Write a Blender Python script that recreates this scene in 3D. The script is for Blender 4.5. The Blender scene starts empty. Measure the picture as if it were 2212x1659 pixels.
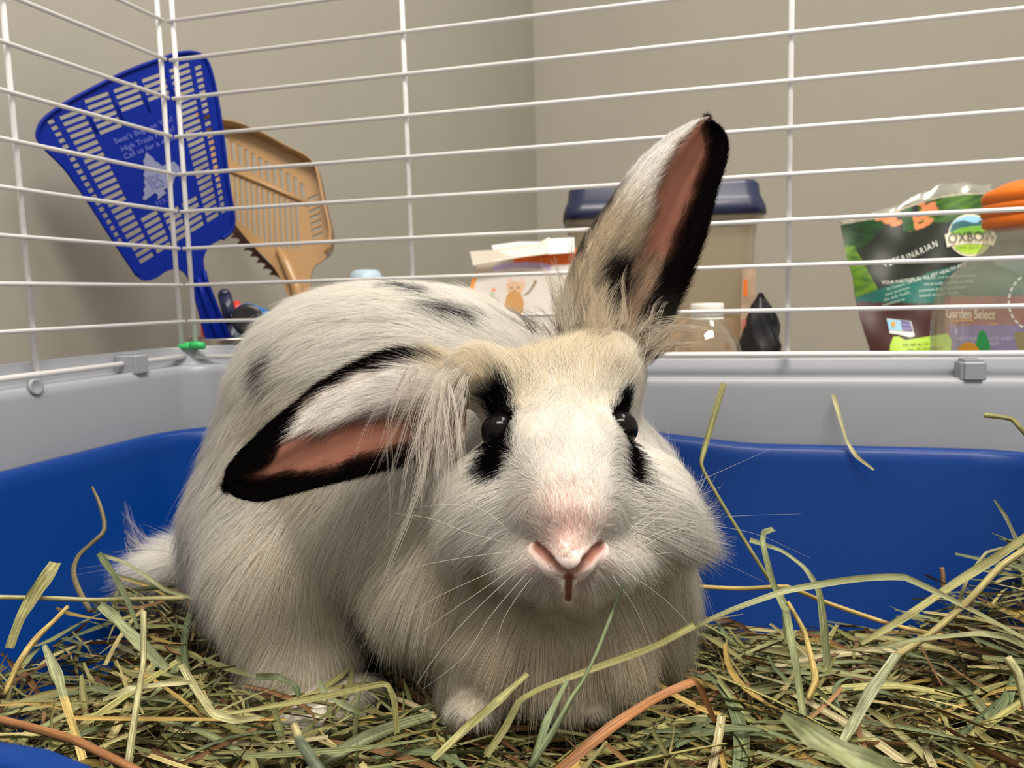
import bpy, bmesh, math, random
import mathutils.geometry
import numpy as np
from mathutils import Vector, Matrix
from mathutils.bvhtree import BVHTree

random.seed(7)
rng = np.random.default_rng(7)
S = bpy.context.scene
COL = S.collection
W, H = 2212, 1659

# ------------------------------------------------------------------ camera
FOC = 1715.4
YAW, PITCH, ROLL = 0.27092, 0.11109, -0.02569
CAM = np.array([0.0, 0.0, 0.20])


def cam_axes():
    cy, sy = math.cos(YAW), math.sin(YAW)
    f = np.array([-sy, cy, 0.0]); r = np.array([cy, sy, 0.0]); u = np.array([0.0, 0.0, 1.0])
    cp, sp = math.cos(PITCH), math.sin(PITCH)
    f2 = f * cp - u * sp; u2 = u * cp + f * sp
    cr, sr = math.cos(ROLL), math.sin(ROLL)
    return r * cr + u2 * sr, u2 * cr - r * sr, f2


CR, CU, CF = cam_axes()
cd = bpy.data.cameras.new('camera'); cam = bpy.data.objects.new('camera', cd); COL.objects.link(cam)
cd.sensor_width = 36.0; cd.lens = FOC / W * 36.0
cd.clip_start = 0.01; cd.clip_end = 50
cam.matrix_world = Matrix(((CR[0], CU[0], -CF[0], CAM[0]), (CR[1], CU[1], -CF[1], CAM[1]),
                           (CR[2], CU[2], -CF[2], CAM[2]), (0, 0, 0, 1)))
cd.dof.use_dof = True; cd.dof.focus_distance = 0.29; cd.dof.aperture_fstop = 20.0
S.camera = cam

# ------------------------------------------------------------------ world, lamps, exposure
wd = bpy.data.worlds.new('World'); S.world = wd; wd.use_nodes = True
bg = wd.node_tree.nodes['Background']
bg.inputs[0].default_value = (1.0, 0.93, 0.82, 1); bg.inputs[1].default_value = 0.54


def area(name, loc, aim, sx, sy, power, color):
    l = bpy.data.lights.new(name, 'AREA'); l.shape = 'RECTANGLE'; l.size = sx; l.size_y = sy
    l.energy = power; l.color = color
    o = bpy.data.objects.new(name, l); COL.objects.link(o); o.location = loc
    o.rotation_euler = (Vector(aim) - Vector(loc)).to_track_quat('-Z', 'Y').to_euler()
    return o


area('ceiling_lamp', (0.22, -0.25, 1.60), (-0.05, 0.42, 0.1), 0.9, 0.35, 20, (1.0, 0.93, 0.83))
area('ceiling_lamp', (0.45, 0.75, 1.9), (-0.05, 0.6, 0.1), 0.9, 0.35, 11, (1.0, 0.94, 0.86))
S.view_settings.view_transform = 'Standard'
S.view_settings.look = 'None'
S.view_settings.gamma = 1.0
S.view_settings.use_curve_mapping = False
S.view_settings.exposure = 0.55
try:
    S.cycles_curves.shape = 'RIBBONS'
    S.cycles_curves.subdivisions = 1
except Exception:
    pass


# ------------------------------------------------------------------ geometry helpers
def ray(px, py):
    return CF + CR * ((px - W / 2) / FOC) - CU * ((py - H / 2) / FOC)


def at(px, py, D):
    return CAM + ray(px, py) * D


def on_z(px, py, z):
    d = ray(px, py); return CAM + d * ((z - CAM[2]) / d[2])


def on_y(px, py, y):
    d = ray(px, py); return CAM + d * (y / d[1])


def sstep(a, b, x):
    t = np.clip((x - a) / (b - a), 0, 1); return t * t * (3 - 2 * t)


def tag(o, label=None, cat=None, group=None, kind=None):
    if label: o['label'] = label
    if cat: o['category'] = cat
    if group: o['group'] = group
    if kind: o['kind'] = kind
    return o


def empty(name, loc, label=None, cat=None, group=None):
    o = bpy.data.objects.new(name, None); COL.objects.link(o); o.location = tuple(loc)
    o.empty_display_size = 0.02
    return tag(o, label, cat, group)


def adopt(o, parent):
    """parent o while its geometry keeps its world place (roots are pure translations)"""
    o.parent = parent
    p = parent; off = Vector((0, 0, 0))
    while p is not None:
        off += p.location; p = p.parent
    o.location = o.location - off
    return o


def mesh(name, verts, faces, mat, parent=None, smooth=True, colors=None, fib=None):
    m = bpy.data.meshes.new(name)
    m.from_pydata([tuple(map(float, v)) for v in verts], [], [tuple(map(int, f)) for f in faces])
    if smooth:
        m.polygons.foreach_set('use_smooth', [True] * len(m.polygons))
    if colors is not None:
        a = m.attributes.new('coat', 'FLOAT_COLOR', 'POINT')
        c = np.ones((len(verts), 4), np.float32); c[:, :3] = colors
        a.data.foreach_set('color', c.ravel())
    if fib is not None:
        a = m.attributes.new('fib', 'FLOAT_VECTOR', 'POINT'); a.data.foreach_set('vector', np.asarray(fib, np.float32).ravel())
    if mat: m.materials.append(mat)
    m.update()
    o = bpy.data.objects.new(name, m); COL.objects.link(o)
    if parent is not None: adopt(o, parent)
    return o


def from_bm(name, bm, mat, parent=None, smooth=False):
    m = bpy.data.meshes.new(name); bm.to_mesh(m); bm.free()
    if smooth: m.polygons.foreach_set('use_smooth', [True] * len(m.polygons))
    if mat: m.materials.append(mat)
    o = bpy.data.objects.new(name, m); COL.objects.link(o)
    if parent is not None: adopt(o, parent)
    return o


def tube_geo(pts, rad, n=10, cap=True):
    pts = np.array(pts, float); N = len(pts)
    rad = np.full(N, rad) if np.isscalar(rad) else np.array(rad, float)
    tan = np.gradient(pts, axis=0); tan /= np.linalg.norm(tan, axis=1)[:, None] + 1e-12
    ref = np.array([0, 0, 1.0]) if abs(tan[0][2]) < 0.9 else np.array([1.0, 0, 0])
    V = []; F = []
    for i in range(N):
        a = np.cross(tan[i], ref); a /= np.linalg.norm(a) + 1e-12
        b = np.cross(tan[i], a); ref = -b if i >= 0 and np.dot(ref, -b) > 0 else ref
        b = np.cross(a, tan[i])
        for k in range(n):
            t = 2 * math.pi * k / n
            V.append(pts[i] + rad[i] * (a * math.cos(t) + b * math.sin(t)))
    for i in range(N - 1):
        for k in range(n):
            F.append((i * n + k, i * n + (k + 1) % n, (i + 1) * n + (k + 1) % n, (i + 1) * n + k))
    if cap:
        F.append(tuple(range(n))[::-1]); F.append(tuple((N - 1) * n + k for k in range(n)))
    return V, F


def tube(name, pts, rad, mat, parent=None, n=10, smooth=True):
    V, F = tube_geo(pts, rad, n); return mesh(name, V, F, mat, parent, smooth)


def lathe(name, prof, base, mat, parent=None, n=40, axis=None):
    """prof: list of (r, h) from bottom to top"""
    base = np.array(base, float)
    ax = np.array([0, 0, 1.0]) if axis is None else np.array(axis, float) / np.linalg.norm(axis)
    a = np.cross(ax, [0, 1, 0.3]); a /= np.linalg.norm(a); b = np.cross(ax, a)
    V = []; F = []
    for r, h in prof:
        for k in range(n):
            t = 2 * math.pi * k / n
            V.append(base + ax * h + r * (a * math.cos(t) + b * math.sin(t)))
    for i in range(len(prof) - 1):
        for k in range(n):
            F.append((i * n + k, i * n + (k + 1) % n, (i + 1) * n + (k + 1) % n, (i + 1) * n + k))
    if prof[0][0] > 1e-6: F.append(tuple(range(n))[::-1])
    if prof[-1][0] > 1e-6: F.append(tuple((len(prof) - 1) * n + k for k in range(n)))
    return mesh(name, V, F, mat, parent)


def bevel_box(name, lo, hi, mat, parent=None, bev=0.002, seg=2):
    bm = bmesh.new(); bmesh.ops.create_cube(bm, size=1)
    lo = Vector(lo); hi = Vector(hi)
    for v in bm.verts:
        v.co = Vector((lo[i] + (v.co[i] + .5) * (hi[i] - lo[i]) for i in range(3)))
    if bev > 0: bmesh.ops.bevel(bm, geom=bm.edges[:], offset=bev, segments=seg, affect='EDGES')
    return from_bm(name, bm, mat, parent, False)


def catmull(P, n):
    P = np.array(P, float)
    if len(P) == 2: 
        t = np.linspace(0, 1, n)[:, None]; return P[0] * (1 - t) + P[1] * t
    Q = np.vstack([2 * P[0] - P[1], P, 2 * P[-1] - P[-2]])
    out = []
    for x in np.linspace(0, len(P) - 1, n):
        i = min(int(x), len(P) - 2); t = x - i
        a, b, c, d = Q[i:i + 4]
        out.append(.5 * ((2 * b) + (-a + c) * t + (2 * a - 5 * b + 4 * c - d) * t * t + (-a + 3 * b - 3 * c + d) * t ** 3))
    return np.array(out)


# ------------------------------------------------------------------ materials
def new_mat(name):
    m = bpy.data.materials.new(name); m.use_nodes = True
    nt = m.node_tree; p = nt.nodes['Principled BSDF']
    return m, nt, p


def mat(name, col, rough=0.5, metal=0.0, spec=0.5, var=0.0, scale=60.0, bump=0.0, bscale=200.0, sss=0.0, trans=0.0):
    m, nt, p = new_mat(name)
    p.inputs['Base Color'].default_value = (*col, 1); p.inputs['Roughness'].default_value = rough
    p.inputs['Metallic'].default_value = metal; p.inputs['Specular IOR Level'].default_value = spec
    if trans: p.inputs['Transmission Weight'].default_value = trans
    tc = nt.nodes.new('ShaderNodeTexCoord')
    if var:
        n = nt.nodes.new('ShaderNodeTexNoise'); n.inputs['Scale'].default_value = scale; n.inputs['Detail'].default_value = 4
        nt.links.new(tc.outputs['Object'], n.inputs['Vector'])
        r = nt.nodes.new('ShaderNodeValToRGB')
        r.color_ramp.elements[0].position = .3; r.color_ramp.elements[1].position = .7
        r.color_ramp.elements[0].color = (*[c * (1 - var) for c in col], 1)
        r.color_ramp.elements[1].color = (*[min(1, c * (1 + var)) for c in col], 1)
        nt.links.new(n.outputs['Fac'], r.inputs['Fac']); nt.links.new(r.outputs['Color'], p.inputs['Base Color'])
    if bump:
        n = nt.nodes.new('ShaderNodeTexNoise'); n.inputs['Scale'].default_value = bscale; n.inputs['Detail'].default_value = 3
        nt.links.new(tc.outputs['Object'], n.inputs['Vector'])
        b = nt.nodes.new('ShaderNodeBump'); b.inputs['Strength'].default_value = bump; b.inputs['Distance'].default_value = 0.001
        nt.links.new(n.outputs['Fac'], b.inputs['Height']); nt.links.new(b.outputs['Normal'], p.inputs['Normal'])
    return m


def mat_attr(name, rough=0.6, spec=0.4, var=0.0, scale=300):
    m, nt, p = new_mat(name)
    a = nt.nodes.new('ShaderNodeAttribute'); a.attribute_name = 'coat'
    p.inputs['Roughness'].default_value = rough; p.inputs['Specular IOR Level'].default_value = spec
    if var:
        tc = nt.nodes.new('ShaderNodeTexCoord'); n = nt.nodes.new('ShaderNodeTexNoise'); n.inputs['Scale'].default_value = scale
        nt.links.new(tc.outputs['Object'], n.inputs['Vector'])
        mx = nt.nodes.new('ShaderNodeMix'); mx.data_type = 'RGBA'; mx.blend_type = 'MULTIPLY'; mx.inputs[0].default_value = var
        nt.links.new(a.outputs['Color'], mx.inputs[6]); nt.links.new(n.outputs['Fac'], mx.inputs[7])
        nt.links.new(mx.outputs[2], p.inputs['Base Color'])
    else:
        nt.links.new(a.outputs['Color'], p.inputs['Base Color'])
    return m


def mat_clear(name, tint, gloss=0.06, haze=0.0, haze_col=(.8, .75, .65), rough=0.05):
    """thin clear or cloudy plastic: transparent film with a fresnel sheen and some milky diffuse"""
    m, nt, p = new_mat(name)
    out = nt.nodes['Material Output']; nt.nodes.remove(p)
    t = nt.nodes.new('ShaderNodeBsdfTransparent'); t.inputs[0].default_value = (*tint, 1)
    g = nt.nodes.new('ShaderNodeBsdfGlossy'); g.inputs['Roughness'].default_value = rough
    fr = nt.nodes.new('ShaderNodeLayerWeight'); fr.inputs[0].default_value = 0.25
    mp = nt.nodes.new('ShaderNodeMath'); mp.operation = 'MULTIPLY_ADD'; mp.inputs[1].default_value = .45; mp.inputs[2].default_value = gloss
    nt.links.new(fr.outputs['Facing'], mp.inputs[0])
    base = t.outputs[0]
    if haze:
        d = nt.nodes.new('ShaderNodeBsdfDiffuse'); d.inputs[0].default_value = (*haze_col, 1)
        tr = nt.nodes.new('ShaderNodeBsdfTranslucent'); tr.inputs[0].default_value = (*haze_col, 1)
        ad = nt.nodes.new('ShaderNodeMixShader'); ad.inputs[0].default_value = .5
        nt.links.new(d.outputs[0], ad.inputs[1]); nt.links.new(tr.outputs[0], ad.inputs[2])
        mh = nt.nodes.new('ShaderNodeMixShader'); mh.inputs[0].default_value = haze
        nt.links.new(t.outputs[0], mh.inputs[1]); nt.links.new(ad.outputs[0], mh.inputs[2]); base = mh.outputs[0]
    mx = nt.nodes.new('ShaderNodeMixShader')
    nt.links.new(mp.outputs[0], mx.inputs[0]); nt.links.new(base, mx.inputs[1]); nt.links.new(g.outputs[0], mx.inputs[2])
    nt.links.new(mx.outputs[0], out.inputs[0])
    return m


M = {
    'wall': mat('wall_paint', (.375, .355, .305), .7, spec=.3, var=.02, scale=6, bump=.15, bscale=180),
    'wall_l': mat('side_wall_paint', (.365, .345, .302), .7, spec=.3, var=.02, scale=6, bump=.15, bscale=180),
    'floor': mat('counter_laminate', (.42, .38, .32), .5, var=.05),
    'wire': mat('white_wire_coating', (.80, .79, .80), .28, spec=.5, var=.03, scale=90),
    'grey': mat('pale_grey_plastic', (.30, .315, .355), .38, spec=.5, var=.02, scale=25),
    'blue': mat('blue_pan_plastic', (.0010, .034, .20), .32, spec=.2, var=.06, scale=14, bump=.05, bscale=500),
    'swat': mat('cobalt_plastic', (.0012, .014, .22), .38, spec=.12),
    'tan': mat('tan_plastic', (.42, .25, .11), .32, spec=.5, var=.03),
    'brown': mat('tan_shade_and_card', (.10, .035, .015), .45),  # painted shade of the scoop's tan edge; also the box side
    'navy': mat('navy_plastic', (.012, .018, .06), .3, spec=.5),
    'steel': mat('brushed_steel', (.62, .58, .54), .25, metal=1),
    'red': mat('red_plastic', (.62, .035, .025), .35),
    'azure': mat('azure_wrap', (.01, .14, .42), .55, var=.08),
    'black': mat('black_plastic', (.010, .010, .013), .35),
    'white': mat('white_plastic', (.80, .78, .74), .4),
    'green': mat('green_tie_plastic', (.03, .48, .12), .3),
    'orange': mat('orange_plastic', (.78, .17, .008), .38),
    'bin': mat_clear('cloudy_bin_plastic', (.93, .90, .82), .03, .38, (.78, .66, .50), .3),
    'clear': mat_clear('clear_jar_plastic', (.90, .90, .86), .05, .16, (.62, .62, .52), .06),
    'bottle': mat_clear('clear_bottle_plastic', (.95, .94, .90), .07, .03, (.7, .68, .6), .04),
    'paleblue': mat('pale_blue_plastic', (.42, .55, .66), .4),
    'print': mat_attr('printed_film', .42, .35),
    'card': mat_attr('printed_card', .5, .4),
    'paper': mat('torn_card', (.72, .66, .56), .7, var=.04),
    'ink_pale': mat('pale_ink', (.17, .19, .33), .5),
    'ink_blue': mat('faint_ink', (.10, .13, .50), .5),
    'ink_deep': mat('deep_ink', (.13, .15, .36), .5),
    'ink_white': mat('white_ink', (.75, .78, .72), .5),
    'ink_mint': mat('mint_ink', (.45, .62, .52), .5),
    'ink_black': mat('black_ink', (.02, .025, .02), .5),
    'ink_cream': mat('cream_ink', (.78, .72, .55), .5),
    'ink_lime': mat('lime_ink', (.42, .66, .05), .5),
    'ink_sky': mat('sky_ink', (.30, .58, .80), .5),
    'ink_teal': mat('teal_ink', (.02, .12, .13), .5),
    'ink_leaf': mat('leaf_ink', (.18, .42, .04), .5),
    'ink_green': mat('green_ink', (.03, .34, .10), .5),
    'ink_orange': mat('amber_ink', (.72, .34, .03), .5),
    'ink_purple': mat('lilac_ink', (.52, .46, .75), .5),
    'eye': mat('dark_wet_eye', (.004, .003, .003), .14, spec=.18),
}

# ------------------------------------------------------------------ setting: counter and walls
XW, YW = -0.52, 2.18


def structure(name, verts, faces, m):
    o = mesh(name, verts, faces, m, None, False); o['kind'] = 'structure'; return o


def slab(name, lo, hi, m):
    o = bevel_box(name, lo, hi, m, None, 0, 1); o['kind'] = 'structure'
    for p in o.data.polygons: p.use_smooth = False
    return o


slab('floor', (XW - .1, -1.2, -.04), (2.2, YW + .1, 0.0), M['floor'])
slab('wall_left', (XW - .1, -1.2, 0.0), (XW, YW, 2.2), M['wall_l'])
slab('wall_back', (XW - .1, YW, 0.0), (2.2, YW + .1, 2.2), M['wall'])

# ------------------------------------------------------------------ the cage: grey base, wire panels
XC, YC = -0.3656, 0.4749
ZB = [0.20 - 0.01227 + 0.025 * k for k in range(0, 13)]      # bar heights (k=0 is the first above the rail)


def rounded_rect(x0, x1, y0, y1, r, nc=10, ns=24):
    P = []; N = []
    cs = [(x1 - r, y1 - r, 0), (x0 + r, y1 - r, 90), (x0 + r, y0 + r, 180), (x1 - r, y0 + r, 270)]
    ends = []
    for cx, cy, a0 in cs:
        arc = []
        for i in range(nc + 1):
            a = math.radians(a0 + 90 * i / nc); arc.append(((cx + r * math.cos(a), cy + r * math.sin(a)), (math.cos(a), math.sin(a))))
        ends.append(arc)
    for i in range(4):
        P += ends[i]
        a = ends[i][-1]; b = ends[(i + 1) % 4][0]
        for k in range(1, ns):
            t = k / ns
            P.append(((a[0][0] * (1 - t) + b[0][0] * t, a[0][1] * (1 - t) + b[0][1] * t), a[1]))
    return np.array([p[0] for p in P]), np.array([p[1] for p in P])


def swept(name, P, N, prof_fn, m, parent=None, fill_first=True, fill_last=True):
    V = []; n = len(P); k = None
    for p, nn in zip(P, N):
        pr = prof_fn(p); k = len(pr)
        for off, z in pr: V.append((p[0] + nn[0] * off, p[1] + nn[1] * off, z))
    F = []
    for i in range(n):
        j = (i + 1) % n
        for q in range(k - 1):
            F.append((i * k + q, i * k + q + 1, j * k + q + 1, j * k + q))
    if fill_first: F.append(tuple(i * k for i in range(n)))
    if fill_last: F.append(tuple(i * k + k - 1 for i in range(n))[::-1])
    return mesh(name, V, F, m, parent)


base = empty('cage_tray', (0, 0.2, 0), 'pale grey plastic cage base with a raised lip under the white wire panels', 'cage base')


def base_prof(p):
    w = float(sstep(-.33, -.25, p[0]))
    zt = .1585 * (1 - w) + .1505 * w; zl = .1705 * (1 - w) + .1600 * w
    return [(-.020, .006), (-.014, .010), (-.0105, .10), (-.0095, zt - .006), (-.0085, zt - .0018), (-.0065, zt), (-.004, zt - .0004), (-.002, zt - .0015),
            (.005, zt - .0012), (.0068, zt + .001), (.0075, zl - .001), (.0085, zl), (.0105, zl), (.0115, zl - .001), (.0105, .004), (.004, 0.0005)]


P_, N_ = rounded_rect(XC, .46, -.07, YC, .028)
swept('shell', P_, N_, base_prof, M['grey'], base)
# the two moulded clips that hold the wire rail
bevel_box('rail_clip', (on_y(2066, 800, YC)[0], YC - .010, .1480), (on_y(2121, 800, YC)[0], YC + .0065, .1600), M['grey'], base, .0018, 3)
bevel_box('rail_clip', (XC - .0065, .4105, .1560), (XC + .0105, .4230, .1700), M['grey'], base, .0018, 3)
# hay crumbs and chips stay on the hay; a moulded dimple in the left rim
d_ = ray(78, 836); dm = CAM + d_ * ((XC + .0092) / d_[0])
lathe('rim_dimple', [(.0046, -.0012), (.0046, .0001), (.0040, .0009), (.0030, .0004), (.0001, .0002)], dm, M['grey'], base, 24, axis=(1, 0, .1))

panel_b = empty('cage_grille', (0, YC, .1625), 'long white wire panel at the back of the cage, behind the rabbit', 'cage panel', 'white wire cage panels')
panel_l = empty('cage_grille', (XC, .2, .1625), 'white wire side panel on the left, meeting the back panel at the green tie', 'cage panel', 'white wire cage panels')
HR, VR = .00128, .00165
XE = .44
tube('rail', [(XC + .004, YC, .1630), (XE, YC, .1624)], .00165, M['wire'], panel_b, 12)
tube('rail', [(XC, YC - .002, .1636), (XC, -.05, .1632)], .0018, M['wire'], panel_l, 12)
for z in ZB:
    tube('wire', [(XC + .001, YC, z), (XE, YC, z)], HR, M['wire'], panel_b, 10)
    tube('wire', [(XC, YC - .003, z), (XC, -.05, z)], HR, M['wire'], panel_l, 10)
for x in (XC + .0035, -.1968, .0307, .26, XE):
    tube('upright', [(x, YC + .0025, .1620), (x, YC + .0025, ZB[-1] + .003)], VR, M['wire'], panel_b, 10)
for y in (YC - .0045, .3496, .16, -.05):
    tube('upright', [(XC - .0025, y, .1620), (XC - .0025, y, ZB[-1] + .003)], VR, M['wire'], panel_l, 10)

# green plastic tie round the corner posts
tie = empty('cable_tie', (XC, YC, .171), 'bright green plastic tie binding the corner uprights of the cage', 'cable tie')
c = np.array([XC + .0008, YC - .0008, .1712]); pts = []
for k in range(25):
    a = 2 * math.pi * k / 24
    pts.append(c + np.array([.0062 * math.cos(a), .0058 * math.sin(a), .0006 * math.sin(a)]))
tube('band', pts, .0017, M['green'], tie, 8)
tube('tail', [c + np.array([.004, -.004, 0]), c + np.array([.0095, -.0035, .0002]), c + np.array([.0145, -.003, -.0006])], [.0022, .0027, .0024], M['green'], tie, 8)

# ------------------------------------------------------------------ blue litter pan
pan = empty('litter_pan', (-.09, .3, .008), 'deep blue plastic litter pan full of hay inside the grey base', 'litter pan')


def pan_prof(p):
    x, y = p
    zr = .1195 - .0050 * float(sstep(-.06, .02, x)) + .0010 * float(sstep(-.22, -.08, x)) * (1 - float(sstep(-.06, .02, x)))
    front = 1 - float(sstep(.14, .22, y))
    zf = .100 - .040 * float(sstep(-.150, -.08, x))
    z = zr * (1 - front) + zf * front
    return [(-.040, .0075), (-.030, .0095), (-.023, .018), (-.0085, z - .008), (-.0062, z - .0022), (-.0046, z - .0005), (-.0025, z), (.0012, z), (.0030, z - .0008),
            (.0034, z - .004), (.0018, z - .0045), (.0005, z - .0022), (-.0035, z - .0030), (-.0060, z - .009), (-.0200, .018), (-.028, .0070), (-.036, .0062)]


P_, N_ = rounded_rect(-.349, .172, .1318, .4555, .055, 14, 40)
swept('tray', P_, N_, pan_prof, M['blue'], pan)


# ------------------------------------------------------------------ things behind the cage
class Plane:
    """a flat frame in space through three points; e1, e2 span it and n looks back at the room"""
    def __init__(s, a, b, c):
        s.o = np.array(a); s.e1 = np.array(b) - s.o; s.e1 /= np.linalg.norm(s.e1)
        n = np.cross(s.e1, np.array(c) - s.o); n /= np.linalg.norm(n)
        if n @ (CAM - s.o) < 0: n = -n
        s.n = n; s.e2 = np.cross(n, s.e1)

    def hit(s, px, py):
        d = ray(px, py); return CAM + d * (((s.o - CAM) @ s.n) / (d @ s.n))

    def ab(s, px, py):
        q = s.hit(px, py) - s.o; return q @ s.e1, q @ s.e2

    def pt(s, a, b, h=0.0):
        return s.o + s.e1 * a + s.e2 * b + s.n * h


def in_poly(pts, poly):
    """which points lie inside a closed polygon"""
    P = np.array(poly); Q = np.roll(P, -1, 0); x, y = pts[:, 0][:, None], pts[:, 1][:, None]
    cr = ((P[:, 1] > y) != (Q[:, 1] > y)) & (x < (Q[:, 0] - P[:, 0]) * (y - P[:, 1]) / (Q[:, 1] - P[:, 1] + 1e-15) + P[:, 0])
    return cr.sum(1) % 2 == 1


def plate(name, pl, outline, holes, thick, m, parent, bev=0.0006, lift=0.0):
    """flat plate cut from its outline with real holes (constrained triangulation, then thickness)"""
    loops = [outline] + holes; pts = []; edges = []
    for lp_ in loops:
        o = len(pts); n = len(lp_); pts += [Vector((float(q[0]), float(q[1]))) for q in lp_]; edges += [(o + i, o + (i + 1) % n) for i in range(n)]
    vo, eo, fo, _, _, _ = mathutils.geometry.delaunay_2d_cdt(pts, edges, [], 0, 1e-7)
    vo = np.array([tuple(v) for v in vo]); fo = np.array([tuple(f) for f in fo]); ce = vo[fo].mean(1)
    keep = in_poly(ce, outline)
    for h in holes: keep &= ~in_poly(ce, h)
    fo = fo[keep]; n = len(vo)
    V = [pl.pt(q[0], q[1], lift + thick / 2) for q in vo] + [pl.pt(q[0], q[1], lift - thick / 2) for q in vo]
    e_cnt = {}
    for f in fo:
        for k in range(3):
            u, w = int(f[k]), int(f[(k + 1) % 3]); e_cnt[(u, w)] = e_cnt.get((u, w), 0) + 1
    F = [tuple(f) for f in fo] + [tuple(int(q) + n for q in f[::-1]) for f in fo]
    F += [(w, u, u + n, w + n) for (u, w) in e_cnt if (w, u) not in e_cnt]
    return mesh(name, V, F, m, parent, False)


def smooth_loop(pts, n=8):
    P = np.array(pts, float); K = len(P); out = []
    for i in range(K):
        a, b, c, d = P[i - 1], P[i], P[(i + 1) % K], P[(i + 2) % K]
        for t in np.linspace(0, 1, n, endpoint=False):
            out.append(.5 * ((2 * b) + (-a + c) * t + (2 * a - 5 * b + 4 * c - d) * t * t + (-a + 3 * b - 3 * c + d) * t ** 3))
    return out


def text_shape(body):
    """outline mesh of a line of text, size 1, left aligned at the baseline"""
    cu = bpy.data.curves.new('txt', 'FONT'); cu.body = body; cu.size = 1.0; cu.resolution_u = 3
    tmp = bpy.data.objects.new('txt', cu); me = bpy.data.meshes.new_from_object(tmp)
    V = np.array([v.co[:2] for v in me.vertices]); F = [tuple(p.vertices) for p in me.polygons]
    bpy.data.objects.remove(tmp); bpy.data.curves.remove(cu); bpy.data.meshes.remove(me)
    return V, F


def print_text(name, body, surf, x, y, size, ang, m, parent, squeeze=1.0, arc=0.0, shear=0.0):
    """flat printed lettering laid on a surface; surf(px, py) gives the surface point"""
    V, F = text_shape(body)
    ca, sa = math.cos(ang), math.sin(ang); out = []
    wid = V[:, 0].max() if len(V) else 1
    for a, b in V:
        u = a * size * squeeze + b * shear * size; v = b * size + arc * size * ((a / wid - .5) ** 2 * 4 - 1)
        out.append(surf(x + u * ca + v * sa, y + u * sa - v * ca))
    return mesh(name, out, F, m, parent, False)


def print_poly(name, pts, surf, m, parent):
    V = [surf(x, y) for x, y in pts]
    return mesh(name, V, [tuple(range(len(V)))], m, parent, False)


def print_fan(name, pts, surf, m, parent, rings=9):
    """filled printed shape laid on a curved surface, star-shaped about its middle"""
    P = []
    for q0, q1 in zip(pts, pts[1:] + pts[:1]):
        m_ = max(1, int(math.hypot(q1[0] - q0[0], q1[1] - q0[1]) / 5)); P += [(q0[0] + (q1[0] - q0[0]) * i / m_, q0[1] + (q1[1] - q0[1]) * i / m_) for i in range(m_)]
    P = np.array(P, float); c = P.mean(0); V = [surf(*c)]; F = []; n = len(P)
    for k in range(1, rings + 1):
        for q in P: V.append(surf(*(c + (q - c) * k / rings)))
    for i in range(n):
        F.append((0, 1 + i, 1 + (i + 1) % n))
    for k in range(rings - 1):
        for i in range(n):
            a = 1 + k * n; b = a + n; j = (i + 1) % n
            F.append((a + i, b + i, b + j, a + j))
    return mesh(name, V, F, m, parent, False)


# --- blue fly swatter leaning over the cage corner
sw = Plane(at(100, 240, .585), at(450, 120, .665), at(480, 715, .668))
swat = empty('fly_swatter', at(480, 735, .668), 'cobalt blue plastic fly swatter with slotted head and a printed tree, behind the cage corner', 'fly swatter')
head_px = [(80, 290), (92, 262), (130, 232), (190, 198), (270, 158), (350, 128), (392, 116), (425, 117), (445, 133), (458, 170), (470, 230), (480, 300), (492, 400), (503, 468),
           (498, 500), (478, 517), (455, 530), (441, 552), (440, 575), (448, 610), (468, 660), (496, 730), (520, 790), (470, 800), (445, 735), (425, 660), (405, 600), (385, 582),
           (360, 586), (335, 602), (312, 606), (296, 596), (275, 565), (235, 505), (190, 435), (140, 365), (100, 325), (84, 305)]
OUT_PX = smooth_loop(head_px, 4)
outl = [sw.ab(*q) for q in OUT_PX]


def inset_ok(quad, poly, gap=5.0):
    P = np.array(poly); Q = np.roll(P, -1, 0)
    for q in quad:
        q = np.array(q)
        cr = ((P[:, 1] > q[1]) != (Q[:, 1] > q[1])) & (q[0] < (Q[:, 0] - P[:, 0]) * (q[1] - P[:, 1]) / (Q[:, 1] - P[:, 1] + 1e-12) + P[:, 0])
        if cr.sum() % 2 == 0: return False
        d = Q - P; t = np.clip(((q - P) * d).sum(1) / ((d * d).sum(1) + 1e-9), 0, 1)
        if np.linalg.norm(P + d * t[:, None] - q, axis=1).min() < gap: return False
    return True


A_, B_, C_, D_ = np.array([88., 250]), np.array([438., 124]), np.array([493., 470]), np.array([294., 598])


def bil(u, v):
    return (A_ * (1 - u) + B_ * u) * (1 - v) + (D_ * (1 - u) + C_ * u) * v


holes = []
cols = [(.015, .055), (.09, .235), (.265, .415), (.445, .59), (.62, .76), (.79, .915), (.94, .985)]
nrow = 25
for r_ in range(nrow):
    v0 = .0 + r_ * .97 / nrow; v1 = v0 + .97 / nrow * .60
    for ci, (u0, u1) in enumerate(cols):
        if 6 <= r_ <= 18 and 2 <= ci <= 4: continue
        if r_ in (4, 5, 19) and ci in (3, 4): continue
        if r_ == 0 and ci in (0, 6): continue
        # the slots keep the tilt of the head's top edge
        sl = (v0 - .0)
        quad = [bil(u0, v0), bil(u1, v0), bil(u1, v1), bil(u0, v1)]
        if inset_ok(quad, OUT_PX): holes.append([sw.ab(*q) for q in quad][::-1])
plate('head', sw, outl, holes, .0022, M['swat'], swat, .0005)
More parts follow.
